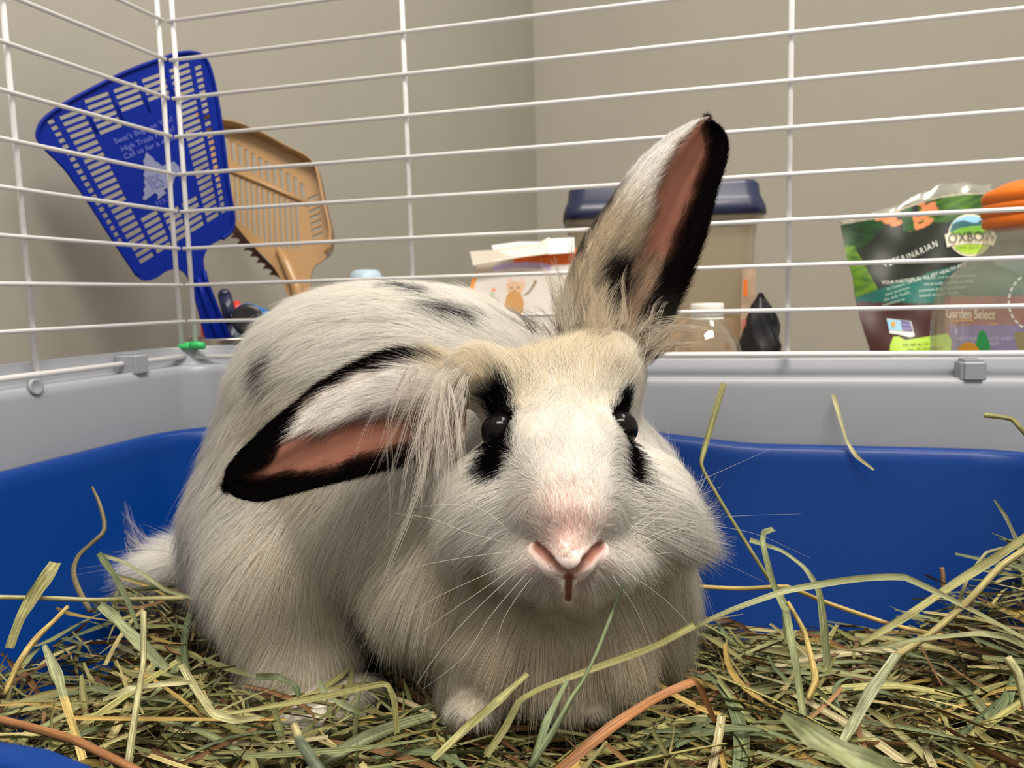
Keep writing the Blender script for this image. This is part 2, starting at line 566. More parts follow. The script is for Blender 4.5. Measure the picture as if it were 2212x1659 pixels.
# rolled rim and stiffening ribs, raised handle spine
k_ = head_px.index((296, 596)); k2 = head_px.index((478, 517))
tube('rim', [sw.pt(*sw.ab(*q), .0015) for q in catmull(head_px[k_:] + head_px[:k2 + 1], 110)], .0016, M['swat'], swat, 6)
for u_ in (.25, .43, .605, .775):
    tube('rib', [sw.pt(*sw.ab(*bil(u_, 0.02)), .0012), sw.pt(*sw.ab(*bil(u_, .20)), .0012)], .0008, M['swat'], swat, 6)
tube('handle_spine', [sw.pt(*sw.ab(*q), .0022) for q in ((424, 600), (441, 655), (464, 715), (490, 785))], .0022, M['swat'], swat, 8)
tube('handle_edge', [sw.pt(*sw.ab(*q), .0018) for q in ((439, 586), (445, 612), (464, 660), (492, 730), (513, 785))], .0020, M['swat'], swat, 8)
ss = lambda x, y: sw.pt(*sw.ab(x, y), .0019)
th = math.radians(-22)
print_text('lettering', "Swat's Bugs on You!", ss, 247, 313, 17, th, M['ink_blue'], swat, .98)
print_text('lettering', 'High Trash Prices?', ss, 262, 330, 17, th, M['ink_blue'], swat, .98)
print_text('lettering', 'Call us for a quote!', ss, 268, 346, 17, th, M['ink_blue'], swat, .98)
tree = [(314, 330), (321, 336), (330, 343), (333, 349), (341, 353), (347, 360), (362, 355), (374, 350), (386, 362), (387, 376), (376, 384), (372, 400), (352, 411), (357, 418), (345, 428),
        (338, 433), (340, 424), (334, 417), (322, 426), (312, 434), (306, 431), (311, 420), (308, 412), (313, 402), (309, 395), (312, 385), (308, 380), (311, 370), (308, 364), (310, 352), (307, 350), (311, 343)]
print_poly('tree_emblem', tree, ss, M['ink_pale'], swat)
s3 = lambda x, y: sw.pt(*sw.ab(x, y), .0024)
print_text('lettering', 'IES', s3, 327, 410, 42, math.radians(-18), M['ink_deep'], swat, .62, shear=-.25)
print_text('lettering', '717-70', ss, 336, 448, 15, th, M['ink_blue'], swat)

# --- tan litter scoop
sc = Plane(at(500, 300, .775), at(700, 420, .765), at(650, 640, .75))
scoop = empty('litter_scoop', at(668, 735, .75), 'tan plastic litter scoop with slotted bowl, upright behind the blue swatter', 'litter scoop')
sc_px = [(446, 282), (492, 276), (530, 283), (580, 304), (630, 331), (668, 350), (688, 368), (697, 395), (706, 440), (716, 480), (722, 512), (718, 545), (700, 562), (680, 576), (672, 600), (672, 640), (676, 735),
         (640, 735), (632, 690), (622, 640), (600, 590), (577, 560), (550, 535), (520, 500), (500, 470), (485, 430), (460, 360)]
holes = []
for k in range(12):      # upper slots
    x = 484 + k * 15.0; y0 = 296 + k * 8.7 + (k > 10) * 4; L = 48 - abs(k - 4) * 1.0
    holes.append([sc.ab(*q) for q in ((x, y0), (x + 8.5, y0 + 3), (x + 11, y0 + L), (x + 3, y0 + L - 2))])
for k in range(13):      # lower slots
    x = 494 + k * 12.0; y0 = 375 + k * 5.4; yb = min(466 + k * 9.5, 536)
    holes.append([sc.ab(*q) for q in ((x, y0), (x + 6.5, y0 + 2), (x + 12, yb + 6), (x + 5, yb))])
for k in range(7):       # side slots
    y = 424 + k * 13.5; x = 664 + k * 1.6
    holes.append([sc.ab(*q) for q in ((x, y + 5), (x + 24, y - 4), (x + 25, y + 2.5), (x + 2, y + 12.5))])
plate('bowl', sc, [sc.ab(*q) for q in smooth_loop(sc_px, 4)], holes, .0024, M['tan'], scoop, .0005)
# raised wall round the bowl
lp = smooth_loop([(446, 282), (492, 276), (530, 283), (580, 304), (630, 331), (668, 350), (688, 368), (697, 395), (706, 440), (716, 480), (722, 512), (718, 545), (700, 562), (680, 576)], 5)[:-11]
V = []; F = []
for q in lp:
    a, b = sc.ab(*q)
    a2, b2 = sc.ab(q[0] * .985 + 610 * .015, q[1] * .985 + 430 * .015)
    V += [sc.pt(a, b, -.001), sc.pt(a, b, .018), sc.pt(a2, b2, .018), sc.pt(a2, b2, .001)]
for i in range(len(lp) - 1):
    for k in range(4):
        F.append((i * 4 + k, i * 4 + (k + 1) % 4, (i + 1) * 4 + (k + 1) % 4, (i + 1) * 4 + k))
mesh('side_wall', V, F, M['tan'], scoop, True)
tube('handle_rib', [sc.pt(*sc.ab(*q), .004) for q in ((604, 540), (622, 575), (642, 620), (655, 700))], [.003, .005, .006, .006], M['tan'], scoop, 8)
tube('cross_bar', [sc.pt(*sc.ab(*q), .002) for q in ((480, 362), (560, 395), (668, 442))], .0022, M['tan'], scoop, 8)
teeth = [(486, 440), (500, 472), (525, 508), (552, 538), (580, 566), (604, 598)]
for k in range(9):
    t = k / 8; x = 586 - 112 * t; y = 584 - 108 * t
    teeth += [(x - 2, y + 2), (x - 13, y + 2), (x - 6, y - 7)]
teeth += [(478, 455)]
plate('shaded_toothed_edge', sc, [sc.ab(*q) for q in teeth], [], .002, M['brown'], scoop, .0002, -.012)  # brown paints in the shade on this side of the tan scoop

# --- steel cup with the things standing in it
cupx, cupy = at(505, 735, .668)[:2]
CZ = at(490, 729, .645)[2]
cup = lathe('steel_cup', [(.030, .001), (.0335, .004), (.0350, .14), (.0352, CZ - .0044), (.0362, CZ - .0022), (.0368, CZ - .0012), (.0360, CZ), (.0350, CZ - .0006), (.0340, CZ - .007), (.033, .14), (.031, .006), (.0001, .005)], (cupx, cupy, 0), M['steel'], None, 48)
tag(cup, 'shiny steel cup holding the blue swatter handle, its rim showing above the cage base', 'cup')
holder = lathe('black_holder', [(.030, .001), (.034, .004), (.036, .1850), (.038, .192), (.036, .1925), (.033, .185), (.031, .006), (.0001, .005)], (*at(655, 700, .75)[:2], 0), M['black'], None, 40)
tag(holder, 'black round holder that the tan scoop stands in, mostly hidden by the rabbit', 'holder')
def in_cup(px, py, D): return at(px, py, D)
marker = empty('marker_pen', in_cup(494, 740, .69), 'dark navy round-capped marker standing just right of the swatter handle', 'pen')
tube('cap', [in_cup(486, 632, .69), in_cup(485, 624, .69), in_cup(486, 640, .69), in_cup(500, 700, .69)][2:] , .0058, M['navy'], marker, 14)
tube('barrel', [in_cup(500, 700, .69), in_cup(506, 770, .69)], .0052, M['navy'], marker, 14)
lathe('cap_end', [(.0058, 0), (.0052, .0035), (.0035, .006), (.0001, .0072)], in_cup(486, 641, .69), M['navy'], marker, 14, axis=in_cup(486, 632, .69) - in_cup(500, 700, .69))
rt = empty('red_stick', in_cup(520, 740, .70), 'bright red plastic stick leaning beside the blue roll in the cup', 'stick')
tube('shaft', [in_cup(507, 652, .70), in_cup(513, 672, .70), in_cup(528, 715, .70), in_cup(538, 760, .70)], [.0038, .0050, .0052, .0050], M['red'], rt, 10)
rb = empty('red_clip', in_cup(445, 740, .69), 'small dark red piece to the left of the swatter handle above the steel rim', 'clip')
plr = Plane(in_cup(438, 688, .69), in_cup(455, 690, .69), in_cup(445, 740, .69))
plate('body', plr, [plr.ab(*q) for q in ((436, 690), (443, 684), (456, 690), (460, 712), (458, 760), (440, 762), (437, 715))], [], .006, M['red'], rb, .001)
roll = empty('bandage_roll', in_cup(545, 700, .66), 'bright blue wrap roll with a black hollow end lying in the cup by the rabbit', 'roll')
ax = at(575, 700, .70) - at(535, 688, .64); ax /= np.linalg.norm(ax); rc = at(535, 690, .64)
lathe('wrap', [(.0100, .0), (.0128, .0), (.0132, .001), (.0132, .036), (.0125, .037)], rc, M['azure'], roll, 32, axis=ax)
lathe('core', [(.0085, -.0006), (.0126, -.0008), (.0129, .0012), (.0085, .0012), (.0083, .01), (.0001, .0105)], rc, M['black'], roll, 32, axis=ax)
st = empty('clear_strip', in_cup(518, 740, .655), 'narrow cloudy white strip leaning between the swatter handle and the blue roll', 'strip')
plc = Plane(in_cup(503, 680, .655), in_cup(512, 680, .655), in_cup(520, 740, .655))
plate('strip', plc, [plc.ab(*q) for q in ((500, 680), (509, 677), (532, 742), (534, 780), (518, 780))], [], .001, M['paleblue'], st, .0002)
pc = at(792, 640, .86)
pb = empty('capped_bottle', (pc[0], pc[1], 0), 'bottle with a pale blue ring cap peeking over the back of the rabbit', 'bottle')
lathe('body', [(.024, .0), (.026, .004), (.026, .15), (.015, .185), (.013, .200)], (pc[0], pc[1], 0), M['paleblue'], pb, 32)
zc = at(792, 600, .86)[2]
lathe('cap', [(.0165, .196), (.0185, .199), (.0185, zc - .0015), (.015, zc + .0065), (.0105, zc + .0085), (.009, zc + .0080), (.0001, zc + .003)], (pc[0], pc[1], 0), M['paleblue'], pb, 32)
lathe('spout', [(.0065, zc), (.0068, zc + .0068), (.005, zc + .0075), (.0001, zc + .0070)], (pc[0] , pc[1] - .006, 0), M['black'], pb, 20)

# --- treat box with an opened card top
DB = .90


def poly_strip(P, cols):
    return P


box = empty('treat_box', (*at(1130, 700, DB + .03)[:2], 0), 'white and orange cat treat box with torn card top, behind the rabbit', 'box')
bp = Plane(at(1010, 690, DB), at(1250, 690, DB), at(1120, 560, DB + .004))


def box_col(x, y):
    c = np.array([.70, .66, .62])
    ex = 1030 - (y - 570) * .30            # left edge of the front, slanting
    if x < ex + 9 : c = np.array([.85, .30, .03])
    top = 566 - (x - 1030) * .10
    if y < top + 24: c = np.array([.70, .13, .01])
    if y < top + 24 and x < 1110: c = np.array([.48, .40, .33])
    arc = 572 + ((x - 1135) / 75) ** 2 * 10
    if abs(y - arc) < 6 and 1066 < x < 1190: c = np.array([.46, .34, .56])
    if y > arc + 6 and y < arc + 18 and 1050 < x < 1215: c = np.array([.66, .57, .55])
    # printed sitting tabby kitten
    hx, hy = 1113, 622
    if ((x - hx) / 19) ** 2 + ((y - hy) / 15) ** 2 < 1 or (abs(x - 1099) < 6 and 600 < y < 618 and x > 1093 + (618 - y) * .15) or (abs(x - 1130) < 6 and 600 < y < 618 and x < 1136 - (618 - y) * .15):
        c = np.array([.70, .46, .30])
        if (y < 612 and abs(x - 1114) > 11): c = np.array([.75, .55, .47])
    if ((x - 1111) / 21) ** 2 + ((y - 660) / 34) ** 2 < 1 and y > 630:
        c = np.array([.62, .33, .11])
        if abs(math.sin(x * .5 + y * .33)) < .32: c = np.array([.36, .16, .05])
    for ex_ in (1105, 1120):
        if (x - ex_) ** 2 + ((y - 622) * 1.3) ** 2 < 8: c = np.array([.08, .05, .03])
    if (x - 1112) ** 2 + (y - 629) ** 2 < 7: c = np.array([.45, .16, .10])
    tx = 1132 + 24 * min(1, max(0, (638 - y) / 28)) ** .6
    if 606 < y < 638 and abs(x - tx) < 3.2: c = np.array([.28, .20, .11])
    if (x - 1066) ** 2 + (y - 626) ** 2 < 18: c = np.array([.80, .28, .08])
    if (x - 1064) ** 2 + (y - 637) ** 2 < 30: c = np.array([.45, .50, .38])
    if ((x - 1066) / 14) ** 2 + ((y - 650) / 9) ** 2 < 1: c = np.array([.55, .49, .40])
    return c


nx, ny = 110, 90
V = []; C_l = []; F = []
z_low = .001
for j in range(ny + 1):
    y = 556 + (705 - 556) * j / ny
    for i in range(nx + 1):
        x0 = 1030 - (y - 570) * .30; x1 = 1246
        x = x0 + (x1 - x0) * i / nx
        yy = y - (x - 1030) * .10 * (1 - j / ny)
        V.append(bp.hit(x, yy)); C_l.append(box_col(x, yy))
for i in range(nx + 1):      # run the front down to the counter
    v = V[ny * (nx + 1) + i].copy(); v[2] = z_low; V.append(v); C_l.append(np.array([.70, .66, .62]))
for j in range(ny + 1):
    for i in range(nx):
        a = j * (nx + 1) + i; F.append((a, a + 1, a + nx + 2, a + nx + 1))
mesh('front_panel', V, F, M['card'], box, False, np.array(C_l))
dp = np.array([-.06, .10, 0.0])
tl, tr = V[0], V[nx]
def panel(name, q, m): return mesh(name, q, [(0, 1, 2, 3)], m, box, False)
bl_ = V[(ny + 1) * (nx + 1)]; br_ = V[(ny + 1) * (nx + 1) + nx]
bk = np.array([-.012, .075, 0])
side = mesh('side_panel', [tl, bl_, bl_ + bk, tl + bk], [(0, 1, 2, 3)], M['brown'], box, False)
panel('side_panel', [tr, br_, br_ + bk, tr + bk], M['paper'])
panel('back_panel', [tl + bk, tr + bk, br_ + bk, bl_ + bk], M['paper'])
fl = lambda x, y, d: at(x, y, d)


def flap(name, pxs, D0, D1, m):
    """bent card flap, a thin strip with thickness"""
    P = [fl(x, y, D0 + (D1 - D0) * k) for x, y, k in pxs]
    n = len(P); V = P + [p + np.array([0, .0012, -.0004]) for p in P]
    F = [tuple(range(n)), tuple(range(n, 2 * n))[::-1]] + [(i, (i + 1) % n, n + (i + 1) % n, n + i) for i in range(n)]
    return mesh(name, V, F, m, box, False)


flap('card_flap', [(1015, 543, 0), (1065, 540, 0), (1110, 532, .2), (1160, 527, .3), (1185, 513, .6), (1195, 520, .4), (1182, 548, 0), (1120, 556, 0), (1060, 566, 0), (1022, 574, 0)], .885, .93, M['paper'])
flap('card_flap', [(1062, 530, 1), (1120, 522, 1), (1168, 522, 1), (1172, 533, .8), (1110, 538, .8), (1068, 545, .8)], .91, .95, M['white'])
flap('card_flap', [(1186, 516, .4), (1240, 513, .4), (1241, 545, 0), (1182, 549, 0)], .89, .91, M['white'])

# --- clear lidded bin
bin_ = empty('storage_bin', (*at(1430, 700, 1.02)[:2], 0), 'tall cloudy plastic storage bin with a navy lid, behind the upright ear', 'storage bin')
b0 = on_z(1232, 700, .2); DBN = 1.0
pL = at(1236, 640, DBN); pR = at(1640, 640, DBN - .02)
ex = (pR - pL); ex[2] = 0; wid = np.linalg.norm(ex); ex /= wid; ey = np.array([-ex[1], ex[0], 0])
ctr = (pL + pR) / 2 + ey * .09; ctr[2] = 0
ztop = at(1440, 468, DBN)[2]; zlid = at(1440, 405, DBN)[2] + .004


def box_ring(hw, hd, z, r, n=6):
    out = []
    for sx, sy, a0 in ((1, 1, 0), (-1, 1, 90), (-1, -1, 180), (1, -1, 270)):
        for k in range(n + 1):
            a = math.radians(a0 + 90 * k / n)
            out.append(ctr + ex * (sx * (hw - r) + r * math.cos(a)) + ey * (sy * (hd - r) + r * math.sin(a)) + np.array([0, 0, z]))
    return out


def ring_shell(name, rings, m, parent, cap0=True, cap1=True):
    V = []; n = len(rings[0]); F = []
    for r_ in rings: V += r_
    for i in range(len(rings) - 1):
        for k in range(n): F.append((i * n + k, i * n + (k + 1) % n, (i + 1) * n + (k + 1) % n, (i + 1) * n + k))
    if cap0: F.append(tuple(range(n))[::-1])
    if cap1: F.append(tuple((len(rings) - 1) * n + k for k in range(n)))
    return mesh(name, V, F, m, parent)


hw = wid / 2
ring_shell('bin_body', [box_ring(hw * .90, .078, .001, .02), box_ring(hw * .985, .09, ztop - .03, .02), box_ring(hw * 1.0, .092, ztop - .012, .02), box_ring(hw * 1.06, .098, ztop - .010, .02), box_ring(hw * 1.06, .098, ztop, .02)], M['bin'], bin_, True, False)
ring_shell('lid', [box_ring(hw * 1.09, .100, ztop - .002, .022), box_ring(hw * 1.08, .100, ztop + .008, .022), box_ring(hw * 1.045, .096, ztop + .019, .022), box_ring(hw * 1.035, .094, ztop + .021, .022), box_ring(hw * 1.02, .092, zlid - .005, .022), box_ring(hw * .98, .088, zlid, .02)], M['navy'], bin_)
inner = ring_shell('contents', [box_ring(hw * .86, .072, .004, .02), box_ring(hw * .90, .078, .165, .02)], mat('kibble', (.50, .34, .20), .8, var=.25, scale=120), bin_)
bq = Plane(at(1600, 600, DBN - .030), at(1640, 600, DBN - .032), at(1610, 760, DBN - .026))
plate('label_strip', bq, [bq.ab(*q) for q in ((1604, 574), (1632, 574), (1630, 800), (1596, 800))], [], .0006, mat('label_brown', (.42, .30, .20), .5, var=.2, scale=80), bin_, .0001)
plate('label_patch', bq, [bq.ab(*q) for q in ((1606, 604), (1615, 604), (1614, 640), (1605, 640))], [], .0004, M['orange'], bin_, .0001, .0008)
plate('label_patch', bq, [bq.ab(*q) for q in ((1604, 690), (1618, 690), (1616, 712), (1602, 712))], [], .0004, mat('label_pink', (.55, .17, .12), .5), bin_, .0001, .0008)

# --- black bag slumped beside the bin
bb = empty('black_bag', (*at(1655, 760, .93)[:2], 0), 'crumpled shiny black plastic bag standing right of the navy-lidded bin', 'bag')
V = []; F = []; nn, mm = 28, 26
prof_px = [(1640, 636, .2), (1652, 636, .45), (1668, 650, .8), (1682, 676, 1.0), (1680, 720, 1.0), (1676, 765, .95)]
cb = at(1650, 700, .93)
for j in range(mm + 1):
    z = at(1650, 634, .93)[2] * (1 - j / mm) + .001
    py = 634 + 130 * min(1, j / mm * 2.2)
    rx = .002 + .0185 * sstep(0, .20, j / mm) + .0025 * math.sin(j * .9)
    for k in range(nn):
        a = 2 * math.pi * k / nn
        w = 1 + .14 * math.sin(3 * a + j * .5) + .10 * math.sin(6 * a - j * .8) + .06 * math.sin(9 * a + j * 1.7)
        V.append((cb[0] - .004 * (1 - j / mm) + rx * w * math.cos(a), cb[1] + rx * .8 * w * math.sin(a), z))
for j in range(mm):
    for k in range(nn): F.append((j * nn + k, j * nn + (k + 1) % nn, (j + 1) * nn + (k + 1) % nn, (j + 1) * nn + k))
F.append(tuple(range(nn))); F.append(tuple(mm * nn + k for k in range(nn))[::-1])
mesh('bag_body', V, F, M['black'], bb)

# --- small clear bottle with white cap
bt = at(1527, 720, .72)
bottle = empty('clear_bottle', (bt[0], bt[1], 0), 'small clear plastic bottle with a flat white cap, right of the upright ear', 'bottle')
zt = at(1527, 655, .72)[2]; pxm = .72 / FOC
lathe('body', [(.0300, .001), (.033, .004), (.0335, zt - .065), (.0325, zt - .052), (.0285, zt - .036), (.0205, zt - .021), (.0155, zt - .0155), (.0140, zt - .014), (.0136, zt - .004)], (bt[0], bt[1], 0), M['bottle'], bottle, 48)
lathe('cap', [(.0142, zt - .0118), (.0148, zt - .0114), (.0148, zt - .0012), (.0140, zt), (.0001, zt + .0002)], (bt[0], bt[1], 0), M['white'], bottle, 40)
lathe('neck_ring', [(.0138, zt - .0150), (.0150, zt - .0145), (.0150, zt - .0130), (.0138, zt - .0126)], (bt[0], bt[1], 0), M['white'], bottle, 40)

# --- printed food pouch
DP = .80
pouch = empty('food_pouch', (*at(2080, 760, DP)[:2], 0), 'dark green printed pet food pouch with crinkled clear top edge', 'pouch')


def pouch_D(x, y):
    u = np.clip((x - 1812) / 520, 0, 1); v = np.clip((y - 400) / 640, 0, 1)
    return DP + .010 - (.004 + .050 * v) * math.sin(math.pi * min(max(u, 0), 1)) ** .8 + .0015 * math.sin(x * .055 + y * .02) * (1 - .6 * v) + .0012 * math.sin(y * .05 - x * .03) - .018 * v


PS = lambda x, y: at(x, y, pouch_D(x, y) - .0008)


def pouch_left(y):
    return np.interp(y, [395, 478, 500, 560, 600, 640, 690, 760, 1060], [1816, 1814, 1818, 1830, 1842, 1846, 1858, 1880, 1905])


def pouch_top(x):
    return np.interp(x, [1812, 1850, 1900, 1950, 1990, 2030, 2080, 2140, 2330], [478, 470, 462, 444, 430, 418, 412, 410, 405])


hsh = lambda a, b: (math.sin(a * 12.9898 + b * 78.233) * 43758.5453) % 1.0


def blob(x, y, cx, cy, rx, ry): return ((x - cx) / rx) ** 2 + ((y - cy) / ry) ** 2 < 1 + .5 * math.sin(x * .21 + y * .37)


def pouch_col(x, y):
    c = np.array([.012, .016, .012])                         # dark soil
    g = .5 + .5 * math.sin(x * .11 + 2 * math.sin(y * .13)) * math.sin(y * .17 + x * .05)
    if y < 540 and x < 1900 + (500 - y) : c = np.array([.010, .028 + .04 * g, .012])
    lf = (1872 - x) * .9 + (y - 580) * .5
    if lf > 0 and y > 530: c = np.array([.03 + .10 * g, .10 + .16 * g, .012])
    if x > 1985 and y < 480: c = np.array([.02 + .05 * g, .06 + .13 * g, .015])
    for cx, cy, rx, ry in ((1922, 458, 30, 9), (1915, 472, 22, 8), (1932, 480, 18, 8), (1975, 474, 20, 9), (2012, 448, 13, 12), (2000, 462, 12, 10), (2004, 478, 11, 10), (1985, 488, 18, 7), (1962, 490, 11, 9), (1992, 440, 9, 9)):
        if blob(x, y, cx, cy, rx, ry): c = np.array([.62 + .1 * g, .19 + .08 * g, .09])
    if abs(x - 1956 - (y - 450) * .15) < 13 and y < 500 and y > 430: c = np.array([.025, .06 + .05 * g, .02])
    arc = 585 + (1 - np.clip((x - 1840) / 240, 0, 1)) ** 1.6 * 62 - np.clip((x - 1960) / 400, 0, 1) * 42    # teal band
    if y > arc: c = np.array([.004, .105, .085]) * (1.0 + .25 * math.sin(x * .02))
    brn = 652 + (x - 1850) * .02
    if y > brn: c = np.array([.055, .016, .014])
    if y > 640 and x > 2040: c = np.array([.24, .08, .075])
    if y > 704 - (x - 2050) * .03 and x > 2052: c = np.array([.15, .11, .32])
    top = pouch_top(x)
    if y < top + 9: c = np.array([.50, .47, .38]) * (.7 + .5 * hsh(x // 9, y // 4))
    return c


nx, ny = 220, 200
V = []; CC = []; F = []
for j in range(ny + 1):
    for i in range(nx + 1):
        u = i / nx; v = j / ny
        xl = 1814; xr = 2330
        x = xl + (xr - xl) * u
        y0 = pouch_top(x); y = y0 + (1075 - y0) * (v ** 1.5)
        x = pouch_left(y) * (1 - u) + (xr - (y - 400) * .03) * u
        p = at(x, y, pouch_D(x, y)); p[2] = max(p[2], .0008)
        V.append(p); CC.append(pouch_col(x, y))
nb = len(V)
for i in range(nb): V.append(np.array(V[i]) + np.array([0, .012 + .055 * math.sin(math.pi * (i % (nx + 1)) / nx) * ((i // (nx + 1)) / ny), 0.0])) if False else None
for j in range(ny):
    for i in range(nx):
        a = j * (nx + 1) + i; F.append((a, a + 1, a + nx + 2, a + nx + 1))
# back sheet: coarser, meets the front along its edges
bidx = {}
for j in range(0, ny + 1, 10):
    for i in range(0, nx + 1, 10):
        a = j * (nx + 1) + i
        edge = i in (0, nx) or j == 0
        bidx[(i, j)] = a if edge else len(V)
        if not edge:
            V.append(np.array(V[a]) + np.array([.01, .03 + .06 * math.sin(math.pi * i / nx) * (j / ny), 0])); CC.append(np.array([.05, .02, .02]))
for j in range(0, ny, 10):
    for i in range(0, nx, 10):
        F.append((bidx[(i, j)], bidx[(i, j + 10)], bidx[(i + 10, j + 10)], bidx[(i + 10, j)]))
mesh('pouch_body', V, F, M['print'], pouch, True, np.array(CC))
# crinkled clear strip above the seal
V = []; F = []
for i in range(60):
    x = 1830 + i * (2140 - 1830) / 59; yt = pouch_top(x)
    hgt = np.interp(x, [1830, 1900, 1960, 2040, 2100, 2140], [4, 7, 12, 22, 15, 12]) + 2 * math.sin(i * .55)
    V += [at(x, yt + 4, pouch_D(x, yt) - .001), at(x, yt - hgt * .5, pouch_D(x, yt) +   .002 * math.sin(i * .45)), at(x + 3, yt - hgt, pouch_D(x, yt) +   .006 + .002 * math.sin(i * .8))]
for i in range(59):
    for k in range(2): F.append((3 * i + k, 3 * i + k + 1, 3 * i + k + 4, 3 * i + k + 3))
mesh('crinkled_edge', V, F, mat_clear('crinkled_film', (.80, .83, .74), .22, .35, (.62, .62, .50), .2), pouch)
el = lambda cx, cy, rx, ry, n=40, a0=0, a1=2 * math.pi: [(cx + rx * math.cos(a0 + (a1 - a0) * k / n), cy + ry * math.sin(a0 + (a1 - a0) * k / n)) for k in range(n + (1 if a1 - a0 < 6 else 0))]
P1 = lambda x, y: at(x, y, pouch_D(x, y) - .0010)
P2 = lambda x, y: at(x, y, pouch_D(x, y) - .0016)
P3 = lambda x, y: at(x, y, pouch_D(x, y) - .0022)
P4 = lambda x, y: at(x, y, pouch_D(x, y) - .0028)
logo = print_fan('logo', el(2096, 508, 48, 46), P1, M['ink_cream'], pouch)
print_fan('logo_sky', [(2052 + 88 * k / 16, 500 if False else 496 - 30 * math.sqrt(max(0, 1 - ((k - 8) / 8) ** 2))) for k in range(17)] + [(2142, 500), (2052, 500)], P2, M['ink_sky'], logo)
print_fan('logo_hills', [(2053, 500), (2056, 486), (2066, 479), (2082, 476), (2100, 481), (2112, 482), (2120, 474), (2132, 478), (2140, 490), (2141, 502)], P3, M['ink_teal'], logo)
print_fan('logo_field', [(2053, 502), (2072, 493), (2100, 488), (2122, 487), (2140, 491), (2142, 504), (2100, 506), (2060, 506)], P4, M['ink_leaf'], logo)
print_fan('logo_base', [(2057, 524), (2136, 524), (2130, 536), (2118, 545), (2098, 549), (2078, 546), (2064, 537)], P2, M['ink_lime'], logo)
print_fan('logo_ribbon', [(2041, 506), (2098, 500), (2150, 502), (2152, 512), (2146, 531), (2138, 529), (2098, 526), (2056, 530), (2046, 534)], P3, M['ink_cream'], logo)
P5 = lambda x, y: at(x, y, pouch_D(x, y) - .0042)
print_text('lettering', 'OXBOW', P5, 2048, 526, 31, math.radians(-3), M['ink_black'], logo, .86, arc=-.07)
print_text('lettering', 'ANIMAL HEALTH', P5, 2065, 537, 8.4, 0, M['ink_black'], logo, .80)
wds = [.70, .60, .60, .60, .66, .30, .76, .70, .66, .30, .70, .76]; cum = np.r_[0, np.cumsum(wds)][:-1] / sum(wds)
for ch, t in zip('VETERINARIAN', cum):
    print_text('lettering', ch, P1, 1910 + 118 * t, 578 - 50 * t + 5 * math.sin(math.pi * t), 19, math.radians(-28 + 12 * t), M['ink_white'], pouch, .80)
ta = math.radians(-13)
print_text('lettering', 'YOUR PARTNER IN ALL PET HEALTH AND', P1, 1905, 614, 10.5, ta, M['ink_white'], pouch, .95, arc=.9)
print_text('lettering', 'health, and happiness of your', P1, 1998, 604, 9.5, math.radians(-4), M['ink_mint'], pouch)
print_text('lettering', 'we proudly provide an ideal', P1, 1996, 617, 9.5, math.radians(-4), M['ink_mint'], pouch)
print_text('lettering', 'premium daily enrichment', P1, 1985, 631, 9.5, math.radians(-5), M['ink_mint'], pouch)
print_text('lettering', 'natural support to the', P1, 1985, 642, 9.5, math.radians(-5), M['ink_mint'], pouch)
for k_, tx_ in enumerate(('At Oxbow, we care', 'your premium', 'the daily health,', 'nutritional as')):
    print_text('lettering', tx_, P1, 1916 - 3 * k_, 628 + 11.5 * k_, 9.5, math.radians(-17), M['ink_mint'], pouch)
print_text('lettering', 'Garden Select', P1, 2042, 686, 30, math.radians(2), M['ink_cream'], pouch, .62)
print_poly('underline', [(2056, 693), (2090, 690), (2155, 699), (2155, 701), (2090, 692.5), (2056, 695)], P1, M['ink_orange'], pouch)
print_text('lettering', 'NATURAL FLAVOR AND N', P1, 2066, 735, 11, 0, M['ink_purple'], pouch)
print_text('lettering', 'FOR LIFE LIFEST', P1, 2084, 746, 11, 0, M['ink_purple'], pouch)
# seal and lime tab
print_fan('seal', [(1915, 688), (1968, 694), (1976, 726), (1966, 729), (1940, 722), (1922, 720)], P1, M['ink_white'], pouch)
print_fan('seal_picture', [(1916, 690), (1945, 692), (1948, 714), (1920, 712)], P2, M['ink_sky'], pouch)
print_fan('seal_picture', [(1946, 692), (1966, 695), (1972, 716), (1949, 714)], P2, mat('indigo_ink', (.10, .09, .28), .5), pouch)
print_fan('seal_picture', el(1930, 700, 5, 6, 12), P3, M['ink_orange'], pouch)
print_text('lettering', 'NON', P3, 1948, 703, 8, .1, M['ink_purple'], pouch)
print_text('lettering', 'GMO', P3, 1949, 712, 8, .1, M['ink_purple'], pouch)
print_fan('lime_tab', [(1923, 745), (1930, 727), (1942, 727), (1955, 735), (2046, 720), (2056, 735), (2050, 800), (1918, 800)], P1, M['ink_lime'], pouch)
print_text('lettering', 'WE ARE ALL SO', P2, 1950, 748, 8, -.05, M['ink_black'], pouch)
print_text('lettering', 'FULL OF GOODNESS!', P2, 1960, 758, 8, -.05, M['ink_black'], pouch)

